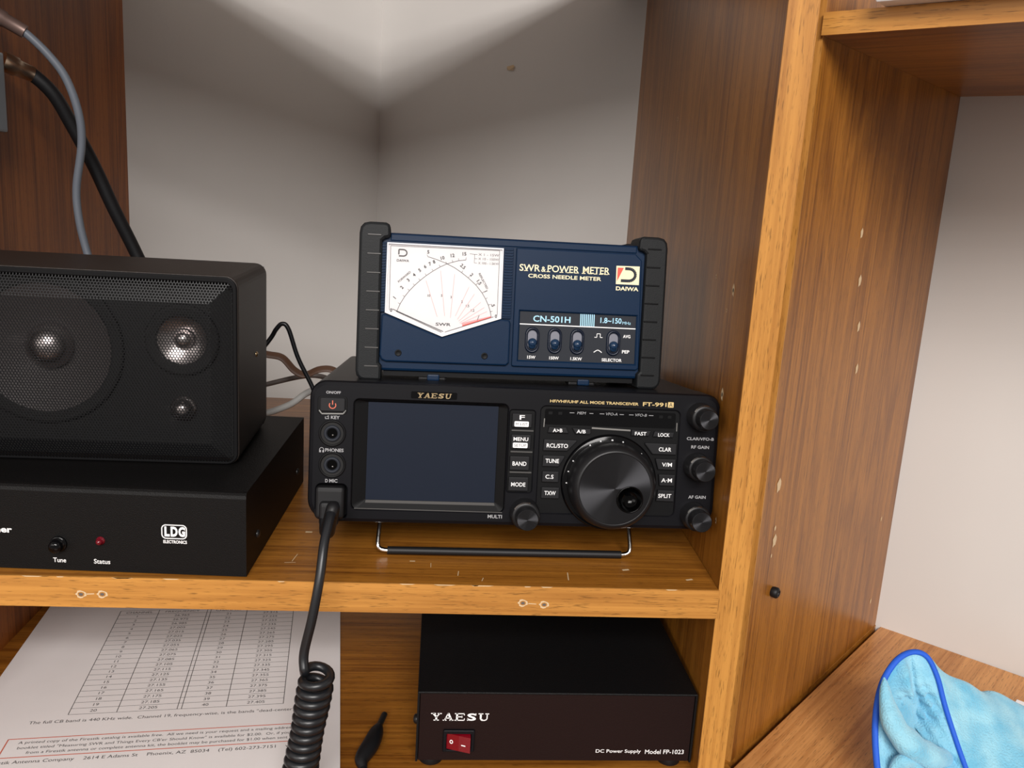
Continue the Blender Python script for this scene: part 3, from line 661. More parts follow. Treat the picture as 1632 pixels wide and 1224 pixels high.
# dial
V = [(2.0, 72.6), (67.6, 72.6), (67.8, 32.6), (34.4, 21.0), (1.8, 33.4)]
mb = MB(); mb.prism(V, .6, 2, 'dial_face'); dial_ = mb.build('dial_card', meter)
mb = MB(); mb.plate(inset(V, .0), [inset(V, .7)], -1.1, .7, 'sheet_white', .3); mb.build('window_frame', meter)
mb = MB(); mb.prism(inset(V, .6), -.9, -.6, 'clear_window'); mb.build('window', meter)
mb = MB(); DD = .5
def ln(a, b_, w_=.22, c_='grey_print'): mb.stroke(a, b_, w_, c_, DD)
aL = [(8.4, 34.2), (10.2, 38.6), (12.6, 42.8), (15.2, 46.3), (18.0, 49.4), (21.0, 52.3), (24.4, 55.2), (28.1, 57.9), (32.0, 60.4), (35.6, 62.2), (39.0, 63.4), (42.4, 64.4), (46.4, 65.0)]
for i in range(len(aL)-1): ln(aL[i], aL[i+1], .3)
aR = [(62.1, 33.5), (61.5, 36.4), (60.2, 40.1), (58.4, 43.6), (56.4, 46.8), (52.6, 51.2), (48.1, 55.0), (44.2, 57.8), (40.2, 60.3), (35.2, 62.6), (30.0, 64.4), (24.8, 65.8)]
for i in range(len(aR)-1): ln(aR[i], aR[i+1], .3)
for i in range(1, 12):
    a = Vector(aL[i]); t = (Vector(aL[i+1])-Vector(aL[i-1])).normalized(); nn = Vector((-t.y, t.x)); ln(a, a+nn*1.3)
for i in range(1, 8):
    a = Vector(aR[i]); t = (Vector(aR[i+1])-Vector(aR[i-1])).normalized(); nn = Vector((t.y, -t.x)); ln(a, a+nn*-1.3 if nn.x < 0 else a+nn*1.3)
ln(aR[-1], (24.4, 66.9)); ln(aL[-1], (46.5, 66.4))
for t, u, v, r_ in (('1', 7.6, 41.2, .9), ('2', 11.2, 46.8, .9), ('3', 14.6, 51.1, .8), ('4', 17.6, 54.0, .7), ('5', 20.6, 56.8, .6), ('6', 23.4, 59.0, .5), ('7', 26.0, 60.6, .45), ('8', 28.2, 61.9, .4), ('10', 32.4, 64.2, .3), ('12', 37.8, 66.0, .15), ('15', 44.4, 67.3, .05), ('5', 24.4, 67.4, 0), ('2.5', 43.0, 61.5, -.7), ('2', 48.8, 56.6, -.8), ('1.5', 52.8, 53.2, -.9), ('1', 57.4, 47.6, -1.1), ('.5', 61.6, 40.7, -1.2), ('0', 64.2, 32.9, 0), ('0', 4.6, 33.9, 0)):
    mb.text(t, u, v, 0, 2.0, 'black_print', DD, rot=r_, bold=.03)
mb.text('FORWARD', 9.2, 50.4, 9.0, 1.2, 'grey_print', DD, rot=.75, bold=.02); mb.text('REFLECTED', 53.8, 57.6, 10.0, 1.2, 'grey_print', DD, rot=-1.05, bold=.02)
mb.text('SWR', 30.6, 27.2, 8.6, 1.7, 'black_print', DD, bold=.02); mb.text('DAIWA', 7.6, 62.2, 6.8, 1.4, 'black_print', DD, bold=.02)
pts = [(8.6, 65.4), (11.2, 65.4)]+[(11.2+1.9*math.sin(PI*k/8), 67.2-1.8*math.cos(PI*k/8)) for k in range(1, 8)]+[(11.2, 69.0), (8.6, 69.0), (8.6, 66.2)]
for k in range(len(pts)-1): ln(pts[k], pts[k+1], .75)
for k, t in enumerate(('X 1 - 15W', 'X 10 - 150W', 'X 100 - 1.5KW')): mb.text(t, 53.4, 67.8-k*2.4, 11.8, 1.3, 'grey_print', DD); ln((51.2, 68.4-k*2.4), (52.8, 68.4-k*2.4), .2)
ln((51.2, 63.6), (51.2, 68.4), .2); ln((48.4, 68.6), (51.2, 68.4), .2)
for a, b_ in (((24.3, 52.3), (31.3, 32.2)), ((32.3, 58.3), (35.5, 32.9)), ((40.3, 56.7), (38.8, 31.9)), ((48.7, 49.8), (41.6, 33.0)), ((52.0, 46.0), (42.9, 31.2)), ((55.8, 41.5), (43.6, 30.2)), ((58.0, 38.6), (44.2, 29.4)), ((59.6, 36.4), (44.6, 28.8))): ln(a, b_, .22, 'pink_print')
for t, u, v in (('10', 25.4, 43.3), ('5', 33.0, 43.6), ('3', 38.4, 43.0), ('2', 44.6, 40.6), ('1.5', 47.4, 38.4), ('1.2', 50.4, 36.0)): mb.text(t, u, v, 0, 1.4, 'grey_print', DD, bold=.02)
mb.poly([(45.8, 27.6), (62.0, 33.2), (62.2, 34.0), (45.4, 29.2)], 'pink_print', DD+.02)
ln((45.8, 27.7), (62.1, 33.3), .5, 'red_print')
ln((54.2, 31.0), (55.2, 34.2), .3)
ln((4.0, 70.8), (65.4, 71.2), .25); ln((4.0, 70.8), (4.2, 35.0), .25); ln((65.4, 71.2), (65.5, 34.6), .25)
mb.build('scale_print', dial_)
mb = MB()
mb.tube([(34.0, .1, 23.6), (8.2, .1, 34.4)], .14, 'black_print', 6); mb.tube([(36.0, .0, 23.8), (63.4, .0, 33.6)], .12, 'black_print', 6)
mb.tube([(35.0, .2, 24.0), (6.0, .2, 35.6)], .16, 'meter_grey', 6)
mb.build('needle', dial_)
# bumpers
def bumper(side):
    L_ = [(-8.4, -5), (-.5, -5), (.8, -4), (.9, 3.6), (-.6, 5.4), (-.6, 73.2), (.8, 74.6), (3.0, 75.2), (3.9, 76.4), (3.7, 80.6), (3.0, 82.4), (1.2, 83.4), (-7.6, 83.4), (-10.8, 82.6), (-12.7, 80.4), (-13.3, 77.0), (-13.5, .2), (-12.8, -2.4), (-11.0, -4.4)]
    if side > 0: L_ = [(150.2-(u+.4)+0, v) for u, v in L_][::-1]
    mb = MB(); mb.prism(L_, -3.0, 18, 'bumper_grey', 1.5)
    o = mb.build('bumper', meter)
    for k in range(8):
        v = 3.2+k*10.45; a, b_ = (-8.8, -1.2) if side < 0 else (151.0, 159.0)
        MB().box((a, -3.5, v-.4), (b_, -2, v+.4), 'lip_grey' if side < 0 else 'radio_dark', .2, 1).build('ridge', o)
bumper(-1); bumper(1)
for (a, b_, s_) in ((-13.4, 1.0, -1), (149.0, 163.6, 1)):
    mb = MB(); mb.prism(rrect(a, -5, b_, 83.0, 6), 56, 78, 'bumper_grey', 2); mb.build('bumper', meter)
for u, d in ((30, 10), (118, 10)):
    mb = MB(); mb.box((u-8, d-4, -4.9), (u+8, d+6, -2), 'rubber', 1); mb.box((u-3, d-7, -4.6), (u+4, d-4, -1), 'meter_blue', .8); mb.build('foot', meter)

# ------------------------------------------------------------------ antenna tuner
tuner = thing('antenna_tuner', 'flat black antenna tuner box with white printed logo at the left end of the shelf', 'tuner', (-.2265, .0090, .0), -.0371)
mb = MB(); q = [(-60, 0), (131.2, 0), (131.2, 157), (-60, 157)]
mb.box((-58, .8, 1.5), (129.8, 155, 45), 'powder_brown_black'); mb.build('front_panel', tuner)
mb = MB()   # folded cover: rounded top front edge
prof = [(.0, .4), (.0, 43.6), (.5, 45.4), (1.6, 46.4), (3.4, 46.9), (157, 46.9), (157, .4)]
rings = [[(u, d, v) for d, v in prof] for u in (-60, 131.2)]
mb.loops(rings, 'powder_black', False, True, True); cv_ = mb.build('cover', tuner)
for d, v in ((24, 15), (134, 15)):
    mb = MB(); r = [[(131.2+h, d+rr*math.cos(2*PI*k/18), v+rr*math.sin(2*PI*k/18)) for k in range(18)] for rr, h in ((2.3, 0), (2.2, .7), (1.5, 1.3), (.4, 1.5))]
    mb.loops(r, 'screw_black', True, False, True); mb.build('screw', tuner)
mb = MB()
mb.text('Tuner', -4.6, 20.1, 15.8, 3.5, 'white_print', -.12, bold=.03); mb.text('Automatic Antenna', -58, 20.1, 50, 3.5, 'white_print', -.12, bold=.03)
mb.text('Tune', 31.3, 4.7, 6.6, 2.5, 'white_print', -.12, bold=.01); mb.text('Status', 52.2, 4.7, 8.4, 2.6, 'white_print', -.12, bold=.01)
mb.build('printed_legend', tuner)
lg = MB(); o_ = rrect(87.4, 20.2, 100.6, 28.2, 2.4, 6); i_ = inset(o_, .55)
lg.loops([[(u, -.12, v) for u, v in o_], [(u, -.12, v) for u, v in i_]], 'white_print', False, False, False)
lg.text('L', 89.0, 21.5, 2.7, 5.6, 'white_print', -.12, bold=.05); lg.text('D', 92.2, 21.5, 3.6, 5.6, 'white_print', -.12, bold=.05); lg.text('G', 96.2, 21.5, 3.5, 5.6, 'white_print', -.12, bold=.05)
lg.text('ELECTRONICS', 88.3, 17.7, 12.2, 1.8, 'white_print', -.12, bold=.03); lg.build('logo', tuner)
mb = MB(); mb.lathe(34.6, 15.0, [(4.3, 0), (4.2, -1.0), (3.9, -1.2), (3.5, -1.2), (3.4, -4.5), (2.9, -5.6), (1.6, -6.2), (.1, -6.3)], 'gloss_black', 32); mb.build('push_button', tuner)
mb = MB(); mb.lathe(56.0, 17.6, [(2.3, 0), (2.2, -.5), (1.75, -.7), (1.6, -2.4), (1.1, -3.2), (.1, -3.5)], 'red_led', 24); mb.build('status_light', tuner)['label'] = 'small unlit red indicator lamp'

# ------------------------------------------------------------------ speaker
spk = thing('speaker', 'black metal box loudspeaker with perforated grille, standing on the antenna tuner', 'speaker', (-.2265, .0481, .0469), .0134)
U0, U1, V0, V1 = -60, 117.4, 0, 107.4
mb = MB(); mb.plate(rrect(U0, V0, U1, V1, 7, 6), [rrect(U0+3, V0+2, U1-3, V1-3.6, 4, 5)], 1.5, 86, 'speaker_paint', .8, .4)
mb.build('cabinet', spk)
mb = MB(); mb.plate(rrect(U0+.6, V0+.6, U1-.6, V1-.6, 6.6, 6), [rrect(U0+3, V0+2, U1-3, V1-3.6, 4, 5)], .2, 2.2, 'radio_dark', .5, .4); mb.build('front_rim', spk)
mb = MB(); k_ = MB()
mb.box((U0+1.5, 84, 2), (U1-1.5, 86.2, V1-2), 'speaker_paint'); mb.build('back_panel', spk)
MB().plate([(U0+2, 1), (U1-2, 1), (U1-2, V1-2), (U0+2, V1-2)], [circle(10.8, 62, 39), circle(85, 69.5, 16), circle(85, 30.2, 7)], 10, 13, 'baffle').build('baffle', spk)
gr = MB(); P_ = 1.66; rr = P_*.5; vs = []; fs = []
def dep(u, v):
    e = min(u-(U0+3), (U1-3.3)-u, v-2.4, (V1-3.8)-v); e = max(0, min(e, 11.0)); return .6 - e*.42
row = 0; v = 2.6
while v < V1-4:
    u = U0+3.6+(P_/2 if row % 2 else 0)
    while u < U1-3.6:
        b0 = len(vs); R1 = P_/math.sqrt(3)
        for k in range(6):
            a = PI/6+k*PI/3; vs.append((u+R1*math.cos(a), dep(u+R1*math.cos(a), v+R1*math.sin(a)), v+R1*math.sin(a)))
        for k in range(6):
            a = PI/6+k*PI/3; x, y = u+R1*.76*math.cos(a), v+R1*.76*math.sin(a); vs.append((x, dep(x, y), y))
        for k in range(6):
            a = PI/6+k*PI/3; x, y = u+R1*.76*math.cos(a), v+R1*.76*math.sin(a); vs.append((x, dep(x, y)+.5, y))
        for k in range(6):
            j = (k+1) % 6; fs.append([b0+k, b0+j, b0+6+j, b0+6+k]); fs.append([b0+6+k, b0+6+j, b0+12+j, b0+12+k])
        u += P_
    v += P_*math.sqrt(3)/2; row += 1
gr.raw(vs, fs, 'grille_metal'); g_ = gr.build('grille', spk)
g_['label'] = 'black perforated metal grille with bevelled rim'
def driver(cu, cv, R, rd, dd, name, mc='cone_paper'):
    mb = MB(); mb.lathe(cu, cv, [(R+3, 9.9), (R+2.6, 8.2), (R+.5, 8.0), (R-.5, 8.6), (R-2.5, 7.6), (R-4, 9.0)], 'baffle', 48, False, True, 0, False)
    mb.lathe(cu, cv, [(R-4, 8.9), (rd+.5, 9.4+dd), (rd-.2, 9.4+dd)], mc, 48, False, True, 0, False)
    o = mb.build(name, spk)
    mb = MB(); mb.lathe(cu, cv, [(rd*math.cos(t*PI/16), 8.6+dd-rd*.85*math.sin(t*PI/16)) for t in range(0, 9)][:-1]+[(.1, 8.6+dd-rd*.85)], 'dome_gloss', 32, False); mb.build('dust_cap', o)
driver(10.8, 62.0, 40, 13, 9, 'woofer')
driver(85.0, 69.5, 17.5, 5.6, 4, 'midrange_driver', 'dome_gloss')
mb = MB(); mb.lathe(85.0, 30.2, [(7.5, 9.8), (7.3, 8.4), (6.0, 8.2), (5.6, 7.4), (4.6, 5.0), (3.2, 3.6), (1.6, 3.0), (.1, 2.9)], 'dome_gloss', 32, False); mb.build('tweeter', spk)
mb = MB(); mb.lathe_z(0, 0, [(1.6, 0), (1.5, .6), (.6, .9), (.1, 1)], 'gold_metal', 16)
o = mb.build('side_screw', spk); o.location = ((U1)*.001, .052, .055); o.rotation_euler = (0, PI/2, 0)

# ------------------------------------------------------------------ power supply
psu = thing('power_supply', 'black metal power supply box with red rocker switch, on the desktop below the transceiver', 'power supply', (-.0023, .0121, -.121), 0)
MB().box((1.6, .8, 5.6), (161.2, 3, 48.4), 'powder_brown_black').build('front_panel', psu)
mb = MB(); mb.box((0, 0, 48.4), (162.8, 185, 49.6), 'case_top_black', .4, 1); mb.box((0, .2, 5), (1.2, 185, 49), 'case_top_black'); mb.box((161.6, .2, 5), (162.8, 185, 49), 'case_top_black')
mb.box((1, 183, 5), (162, 185, 49), 'case_top_black'); mb.box((1, 2, 5), (162, 184, 6), 'case_top_black'); mb.build('cover', psu)
for u in (9, 152):
    for d in (10, 172):
        MB().lathe_z(u, d, [(6.5, 0), (7, .6), (6, 5.2)], 'rubber', 20).build('foot', psu)
mb = MB(); r = [[(-h, 20+rr*math.cos(2*PI*k/18), 19.5+rr*math.sin(2*PI*k/18)) for k in range(18)] for rr, h in ((3.0, 0), (2.9, 1.0), (2.0, 1.9), (.4, 2.2))]
mb.loops(r, 'screw_black', True, False, True); mb.build('screw', psu)
mb = MB(); mb.plate(rrect(15.4, 11.8, 33.6, 25.8, .8, 2), [rrect(17.4, 13.0, 31.6, 23.4, .4, 2)], -.9, .9, 'radio_plastic', .4, .3); sf = mb.build('switch_frame', psu)
mb = MB(); r0 = [(17.6, 23.0), (24.4, 22.4), (31.4, 23.0), (31.4, 13.2), (24.4, 12.8), (17.6, 13.2)]
mb.raw([(17.6, .6, 23.2), (24.6, -1.6, 22.8), (31.2, -3.0, 22.2), (31.2, -3.0, 12.4), (24.6, -1.6, 13.0), (17.6, .6, 13.2), (17.6, 1, 23.2), (31.2, 1, 23.2), (31.2, 1, 12.4), (17.6, 1, 13.2)],
       [[0, 1, 4, 5], [1, 2, 3, 4], [0, 6, 7, 2, 1], [5, 4, 3, 8, 9], [2, 7, 8, 3], [0, 5, 9, 6]], 'red_rocker')
rk = mb.build('rocker', sf)
mb = MB()
for k in range(14):
    a0, a1 = 2*PI*k/14, 2*PI*(k+1)/14; f = lambda a: (20.3+1.0*math.cos(a), 18.2+1.3*math.sin(a))
    p, q = f(a0), f(a1); n_ = [(20.3+(c[0]-20.3)*s_, c[1] if s_ == 1 else 18.2+(c[1]-18.2)*s_) for c in (p, q) for s_ in (1,)]
    g1, g2 = f(a0), f(a1); h1 = (20.3+(g1[0]-20.3)*.55, 18.2+(g1[1]-18.2)*.55); h2 = (20.3+(g2[0]-20.3)*.55, 18.2+(g2[1]-18.2)*.55)
    mb.raw([(g1[0], -.36-.31*(g1[0]-20.3), g1[1]), (g2[0], -.36-.31*(g2[0]-20.3), g2[1]), (h2[0], -.36-.31*(h2[0]-20.3), h2[1]), (h1[0], -.36-.31*(h1[0]-20.3), h1[1])], [[0, 1, 2, 3]], 'white_print')
mb.raw([(26.0, -2.1, 17.5), (28.4, -2.6, 17.2), (28.4, -2.6, 16.5), (26.0, -2.1, 16.8)], [[0, 1, 2, 3]], 'white_print'); mb.build('switch_mark', rk)
mb = MB(); slab(mb, 'YAESU', 8.0, 31.2, 34.0, 4.7, 'white_print', .68, .18)
mb.text('DC Power Supply', 105.3, 10.2, 27.0, 2.9, 'white_print', .68, bold=.01); mb.text('Model FP-1023', 134.8, 10.2, 23.4, 2.9, 'white_print', .68, bold=.01)
mb.build('printed_legend', psu)

# ------------------------------------------------------------------ papers on the desk
def sheet(loc, rot, z, label, wdt=216, h=279, name='paper_sheet', group=None):
    o = MB().box((0, 0, 0), (wdt, h, .25), 'paper').build(name); o.location = (loc[0], loc[1], z); o.rotation_euler = (0, 0, rot); return tag(o, label, 'paper', group)
PR = math.radians(6.4)
def bl_corner(br, rot, wdt=216): return (br[0]-.216*math.cos(rot), br[1]-.216*math.sin(rot))
c0 = bl_corner((-.0412, -.0220), PR)
sheet(bl_corner((-.0450, -.0230), PR-.012), PR-.012, -.1209, 'blank white sheet peeking out at the left under the printed table sheet')
s1 = sheet(c0, PR, -.1206, 'printed sheet with a two column channel and frequency table, under the shelf')
mb = MB(); Z = .32
FRQ = [26.965, 26.975, 26.985, 27.005, 27.015, 27.025, 27.035, 27.055, 27.065, 27.075, 27.085, 27.105, 27.115, 27.125, 27.135, 27.155, 27.165, 27.175, 27.185, 27.205,
       27.215, 27.225, 27.255, 27.235, 27.245, 27.265, 27.275, 27.285, 27.295, 27.305, 27.315, 27.325, 27.335, 27.345, 27.355, 27.365, 27.375, 27.385, 27.395, 27.405]
B0, RH = 102.6, 6.45
def T(t, u, v, wd, ht, mt_='grey_print', al='L'): mb.text(t, u, v, wd, ht, mt_, Z, flat=True, align=al)
for r in range(22): mb.stroke((52.4, B0+r*RH), (180.2, B0+r*RH), .32, 'grey_print', Z, True)
for u in (52.4, 80.2, 115.6, 118.2, 145.2, 180.2): mb.stroke((u, B0), (u, B0+21*RH), .42, 'grey_print', Z, True)
for r in range(20):
    v = B0+(19-r)*RH+1.9
    T(str(r+1), 66, v, 0, 2.9, al='C'); T('%.3f' % FRQ[r], 98, v, 0, 2.9, al='C'); T(str(r+21), 132, v, 0, 2.9, al='C'); T('%.3f' % FRQ[r+20], 163, v, 0, 2.9, al='C')
for t, u, wd in (('CHANNEL', 57, 19), ('FREQUENCY', 85, 25), ('CHANNEL', 122, 19), ('FREQUENCY', 150, 25)): T(t, u, B0+20*RH+1.8, wd, 2.7)
T('The full CB band is 440 KHz wide.  Channel 19, frequency-wise, is the bands "dead-center" channel.', 32.5, 93.6, 170, 4.0)
for a, b_ in (((26.4, 62.6), (203, 62.6)), ((26.4, 80.2), (203, 80.2)), ((26.4, 62.6), (26.4, 80.2)), ((203, 62.6), (203, 80.2))): mb.stroke(a, b_, .7, 'orange_print', Z, True)
T('A printed copy of the Firestik catalog is available free.  All we need is your request and a mailing address.  Our', 33, 74.4, 164, 3.3)
T('booklet titled "Measuring SWR and Things Every CB\'er Should Know" is available for $2.00.  Or, if you have', 34, 69.4, 160, 3.3)
T('from a Firestik antenna or complete antenna kit, the booklet may be purchased for $1.00 when sent with', 40, 64.6, 152, 3.3)
T('Firestik Antenna Company    2614 E Adams St    Phoenix, AZ  85034    (Tel) 602-273-7151    www.', 22, 56.0, 172, 3.8)
mb.build('printed_text', s1)

# small plug on the desk
mb = MB(); pp = [(-22.8, 58.2, -115.8), (-25.1, 46.9, -115.8), (-26.3, 40.3, -115.8), (-28.8, 28.0, -116.0), (-33.0, 16.1, -117.2), (-31.5, 9.3, -118.6), (-29.0, 0.6, -119.3), (-27, -15, -119.3), (-24, -40, -119.3)]
plug = thing('power_lead', 'thin black lead with a small barrel plug lying on the desktop beside the papers', 'lead', (-.03, .03, -.121))
L_ = lambda p: (p[0]+30, p[1]-30, p[2]+121)
mb = MB(); mb.tube([L_(p) for p in smooth_path(pp[3:], 6)], 1.5, 'rubber', 10); mb.build('cable', plug)
mb = MB(); sp2 = smooth_path(pp[1:6], 6); rad = [2.0+3.1*math.sin(PI*min(1, (k/len(sp2))*1.02))**1.1 for k in range(len(sp2))]
mb.tube([L_(p) for p in sp2], rad, 'rubber', 14); mb.build('plug_body', plug)
mb = MB(); mb.tube([L_(p) for p in pp[:2]], 1.9, 'screw_black', 12); mb.build('plug_tip', plug)

# ------------------------------------------------------------------ cables behind
def cable(name, pts, r, mat, label, cat='cable', flat=1):
    base = Vector(pts[0])
    o = MB().tube([((p-base)*1000)[:] for p in smooth_path(pts, 10)], r, mat, 12, True, flat).build(name); o.location = base; return tag(o, label, cat)
cable('signal_cable', [(-.165, .20, .02), (-.150, .215, .055), (-.1266, .2265, .0871), (-.1206, .2265, .0969), (-.1160, .2265, .1014), (-.1113, .2265, .0974), (-.1042, .2265, .076), (-.0936, .2265, .0545), (-.088, .225, .04)], 1.7, 'cord_black', 'thin black cable making a peaked loop between the speaker and the transceiver')
cable('ribbon_lead', [(-.19, .29, .07), (-.155, .300, .0645), (-.1405, .302, .0625), (-.129, .302, .0602), (-.119, .302, .0500), (-.110, .302, .0465), (-.0985, .302, .0515), (-.088, .302, .0520), (-.078, .302, .046), (-.06, .30, .03)], 3.6, 'brown_cable', 'flat twisted brown lead between the speaker and the transceiver', 'lead', .35)
cable('audio_cable', [(-.19, .33, .022), (-.155, .338, .0265), (-.1482, .3398, .0284), (-.1191, .3398, .0365), (-.1025, .3398, .0375), (-.085, .33, .034)], 2.3, 'taupe_cable', 'dull grey-brown cable passing level behind the speaker')
cable('coax_jumper', [(-.150, .255, .020), (-.135, .262, .022), (-.1198, .2642, .0277), (-.1123, .2642, .0322), (-.1014, .2642, .0405), (-.085, .262, .046)], 2.7, 'white_cable', 'pale grey jumper cable rising behind the tuner toward the transceiver')
k1 = .96
def kk(p, y): s_ = (y+.4379)/(p[1]+.4379); return (p[0]*s_, y, .208+(p[2]-.208)*s_)
g = [(-.2867, .1963, .2951), (-.2790, .1963, .2925), (-.2639, .1963, .2792), (-.2526, .1963, .2642), (-.2455, .1963, .2426), (-.2444, .1963, .2223), (-.2490, .1963, .1930), (-.2482, .1963, .1720), (-.2441, .1963, .1508), (-.236, .1963, .120), (-.225, .1963, .07)]
ys = [.165, .166, .170, .174, .178, .182, .186, .188, .190, .19, .19]
cable('coaxial_cable', [kk(p, y) for p, y in zip(g, ys)], 2.6, 'grey_cable', 'slim blue-grey cable curving down the left board behind the speaker')
bk = [(-.2950, .2265, .2702), (-.2876, .2265, .2682), (-.2736, .2265, .2558), (-.2619, .2265, .2355), (-.2481, .2265, .2084), (-.2361, .2265, .1806), (-.2217, .2265, .1499), (-.208, .2265, .118), (-.19, .2265, .07)]
ys = [.180, .182, .188, .196, .206, .214, .222, .226, .23]
cable('thick_coaxial_cable', [kk(p, y) for p, y in zip(bk, ys)], 4.6, 'rubber', 'thick black coaxial cable running down behind the speaker to its left')
# antenna switch at the far left with its two connectors
asw = thing('antenna_switch', 'grey metal switch box on the left board, with both coaxial cables screwed in', 'switch box', (-.2899, .15, .2))
MB().box((0, -30, 26), (13.5, 14, 74), 'device_grey', 1.5, 2).build('housing', asw)
def conn(p0, p1, r, mt_, name):
    a, b_ = Vector(p0), Vector(p1); o_ = Vector((-.2899, .15, .2)); MB().tube([((a-o_)*1000)[:], ((a+(b_-a)*.45-o_)*1000)[:], ((a+(b_-a)*.5-o_)*1000)[:], ((b_-o_)*1000)[:]], [r, r, r*.85, r*.8], mt_, 20).build(name, asw)
A = kk((-.2950, .2265, .2702), .180); conn((A[0]-.006, A[1]-.010, A[2]+.004), kk((-.2870, .2265, .2680), .182), 6.2, 'nickel', 'connector')
A = kk((-.2867, .1963, .2951), .165); conn((A[0]-.012, A[1]-.004, A[2]+.008), kk((-.2770, .1963, .2915), .167), 5.2, 'copper', 'connector')
# dark lead hanging under the shelf
cable('adapter_lead', [(-.045, .09, -.0190), (-.0392, .082, -.0300), (-.0345, .078, -.0420), (-.030, .080, -.0440), (-.020, .10, -.0330), (-.012, .13, -.0200)], 3.2, 'rubber', 'dark lead looped against the underside of the shelf left of the power supply', 'lead')

# ------------------------------------------------------------------ white pad on the upper right shelf
pad = MB(); pad.box((-.0165, -.40, .3054), (.15, -.0225, .330), 'sheet_white', .0006, 1)
pad = pad.build('paper_pad', None, 1); pad.location = (.1839+.010, .0159+.0, 0); pad.rotation_euler = (0, 0, ANG)
tag(pad, 'white paper stack overhanging the upper right shelf at the top of the photo', 'paper')
# slip of paper behind the cloth
sl = MB().box((0, -.10, 0), (.12, 0, .0004), 'sheet_white').build('paper_slip', None, 1); sl.location = (.419, .090, -.1208); sl.rotation_euler = (0, 0, -.80)
tag(sl, 'white slip of paper on the side desktop, mostly covered by the blue cloth', 'paper')

# ------------------------------------------------------------------ microfibre cloth
cloth = thing('microfibre_cloth', 'crumpled light blue microfibre cloth with bright blue hem on the side desktop', 'cloth', (.30, .0, -.121))
CL = Vector((.30, 0, -.121))
hem = [(.2600, -.035, -.119), (.2600, -.018, -.104), (.2625, -.002, -.082), (.2680, .008, -.0630), (.2775, .014, -.0500), (.2890, .018, -.0452), (.2985, .017, -.0470), (.3040, .012, -.0570), (.3075, .004, -.0730), (.3110, -.008, -.0900), (.3140, -.022, -.1060), (.3140, -.036, -.119)]
H = smooth_path(hem, 10); nH = len(H)
Hc = [(p-CL)*1000 for p in H]
# outer surface: hem swept back to the right and down on to the desk
def nz(a, b_): return math.sin(a*1.7+b_*2.3)*.5+math.sin(a*3.1-b_*1.9+1.3)*.3+math.sin(a*5.3+b_*4.7)*.2
mb = MB(); NR = 26; rings = []
for j in range(NR+1):
    t = j/NR; ring = []
    for i, p in enumerate(Hc):
        s_ = i/(nH-1)
        off = Vector((118*t, (-22+30*math.sin(PI*s_))*t*.8, 0))
        hgt = p.z*(1-.80*t**.75) + 5*math.sin(PI*s_)*nz(t*5, s_*3)*min(1, t*4)
        spread = Vector((0, (s_-.5)*-0*t, 0))
        x = p.x*(1-.10*t)+off.x+3*nz(t*4+2, s_*4)*t
        y = p.y*(1+.5*t)+off.y + (26*(1-s_)-20*s_)*t*1.0 + 3.2*nz(t*6, s_*5+1)*min(1, t*3)
        ring.append((x, y, max(.8+.8*abs(nz(i, j)), hgt)))
    rings.append(ring)
vs = [p for r in rings for p in r]; fs = [[j*nH+i, j*nH+i+1, (j+1)*nH+i+1, (j+1)*nH+i] for j in range(NR) for i in range(nH-1)]
mb.raw(vs, fs, 'microfibre', True)
o = mb.build('outer_fold', cloth); md = o.modifiers.new('s', 'SOLIDIFY'); md.thickness = .0018; md.offset = -1; md = o.modifiers.new('ss', 'SUBSURF'); md.levels = 1; md.render_levels = 1
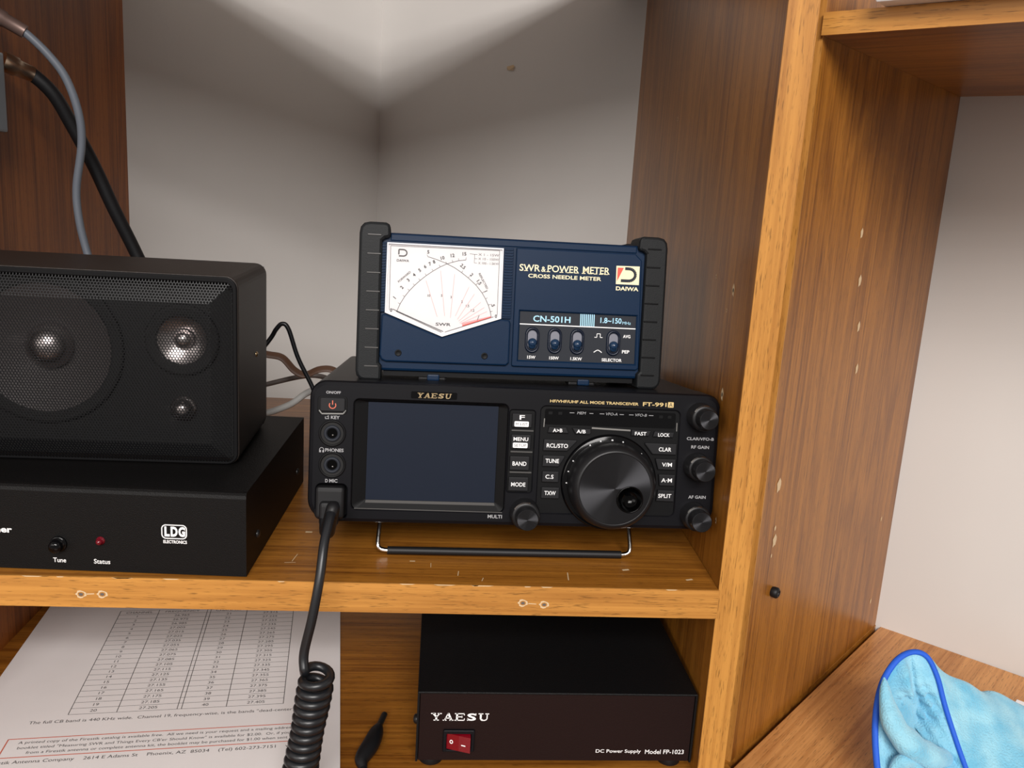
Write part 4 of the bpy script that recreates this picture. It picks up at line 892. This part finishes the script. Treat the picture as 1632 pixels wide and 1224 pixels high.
# inner surface: from the hem inwards, one sheet with a long fold and a crumpled hollow
def sst(a, b_, x): t = max(0, min(1, (x-a)/(b_-a))); return t*t*(3-2*t)
FC = [Vector(p) for p in ((-40, 70), (-36, 58), (-28, 44), (-16, 33), (-2, 25), (12, 20))]
FP = smooth_path([(p.x, p.y, 0) for p in FC], 8)
def fold_sd(x, z):
    best = 1e9; sg = 1
    for i in range(len(FP)-1):
        p = FP[i]; d = (x-p.x)**2+(z-p.y)**2
        if d < best:
            best = d; t = FP[i+1]-FP[i]; sg = 1 if t.x*(z-p.y)-t.y*(x-p.x) > 0 else -1
    return sg*math.sqrt(best)
def inner_disp(x, z):
    sd = fold_sd(x, z); y = 0
    if sd < 0: y -= 3*math.exp(-((sd+9)/7.0)**2)
    y += 5*math.exp(-((sd-1)/3.0)**2)
    r2 = (x+7)**2+((z-44)*1.0)**2
    y += 14*math.exp(-r2/50)+6.5*math.sin(x*.8+z*.5)*math.exp(-r2/90)+5.0*math.sin(z*1.0-x*.45+1)*math.exp(-r2/90)
    v = x+15+(z-60)*.25
    y += -7*math.exp(-(v/5)**2)*sst(44, 58, z)+7*math.exp(-((v-6)/2.0)**2)*sst(46, 60, z)
    return y
mb = MB(); rings = []; NI = 44; cen = Vector((-11, 16, 38))
for j in range(NI+1):
    t = j/NI; ring = []
    for i, p in enumerate(Hc):
        q = p.lerp(cen, t*.985); k = sst(0, .18, t)
        q.y += (inner_disp(q.x, q.z)-5*math.sin(PI*t*.5))*k; q.z = max(1.0, q.z); ring.append(q[:])
    rings.append(ring)
vs = [p for r in rings for p in r]; fs = [[j*nH+i, j*nH+i+1, (j+1)*nH+i+1, (j+1)*nH+i] for j in range(NI) for i in range(nH-1)]
mb.raw(vs, fs, 'microfibre', True); mb.raw(rings[-1], [list(range(nH))], 'microfibre', True)
o = mb.build('inner_fold', cloth, merge=True); md = o.modifiers.new('ss', 'SUBSURF'); md.levels = 1; md.render_levels = 1
mb = MB(); pts = [(-34, 3, 68), (-33.5, -3, 56), (-30, -10, 44), (-21, -13, 35), (-9, -12, 28), (3, -8, 24), (12, -2, 22)]
sp3 = smooth_path(pts, 10); mb.tube([p[:] for p in sp3], [.4+(8.6+.5*math.sin(k*.5))*math.sin(PI*(k/(len(sp3)-1)))**.75 for k in range(len(sp3))], 'microfibre', 24, True, .8); o = mb.build('rolled_fold', cloth)
mb = MB(); pts = [(-36, -22, 0), (-35, -20, 14), (-31, -17, 24), (-24, -17, 27), (-16, -19, 22), (-10, -20, 10), (-8, -22, 0)]
sp3 = smooth_path(pts, 10); mb.tube([p[:] for p in sp3], [4.5+1.5*math.sin(k*.3) for k in range(len(sp3))], 'microfibre', 18, True, .7); mb.build('rolled_fold', cloth)
mb = MB(); mb.tube([p[:] for p in Hc], 1.9, 'hem_blue', 12, True, .8); mb.build('hem', cloth)
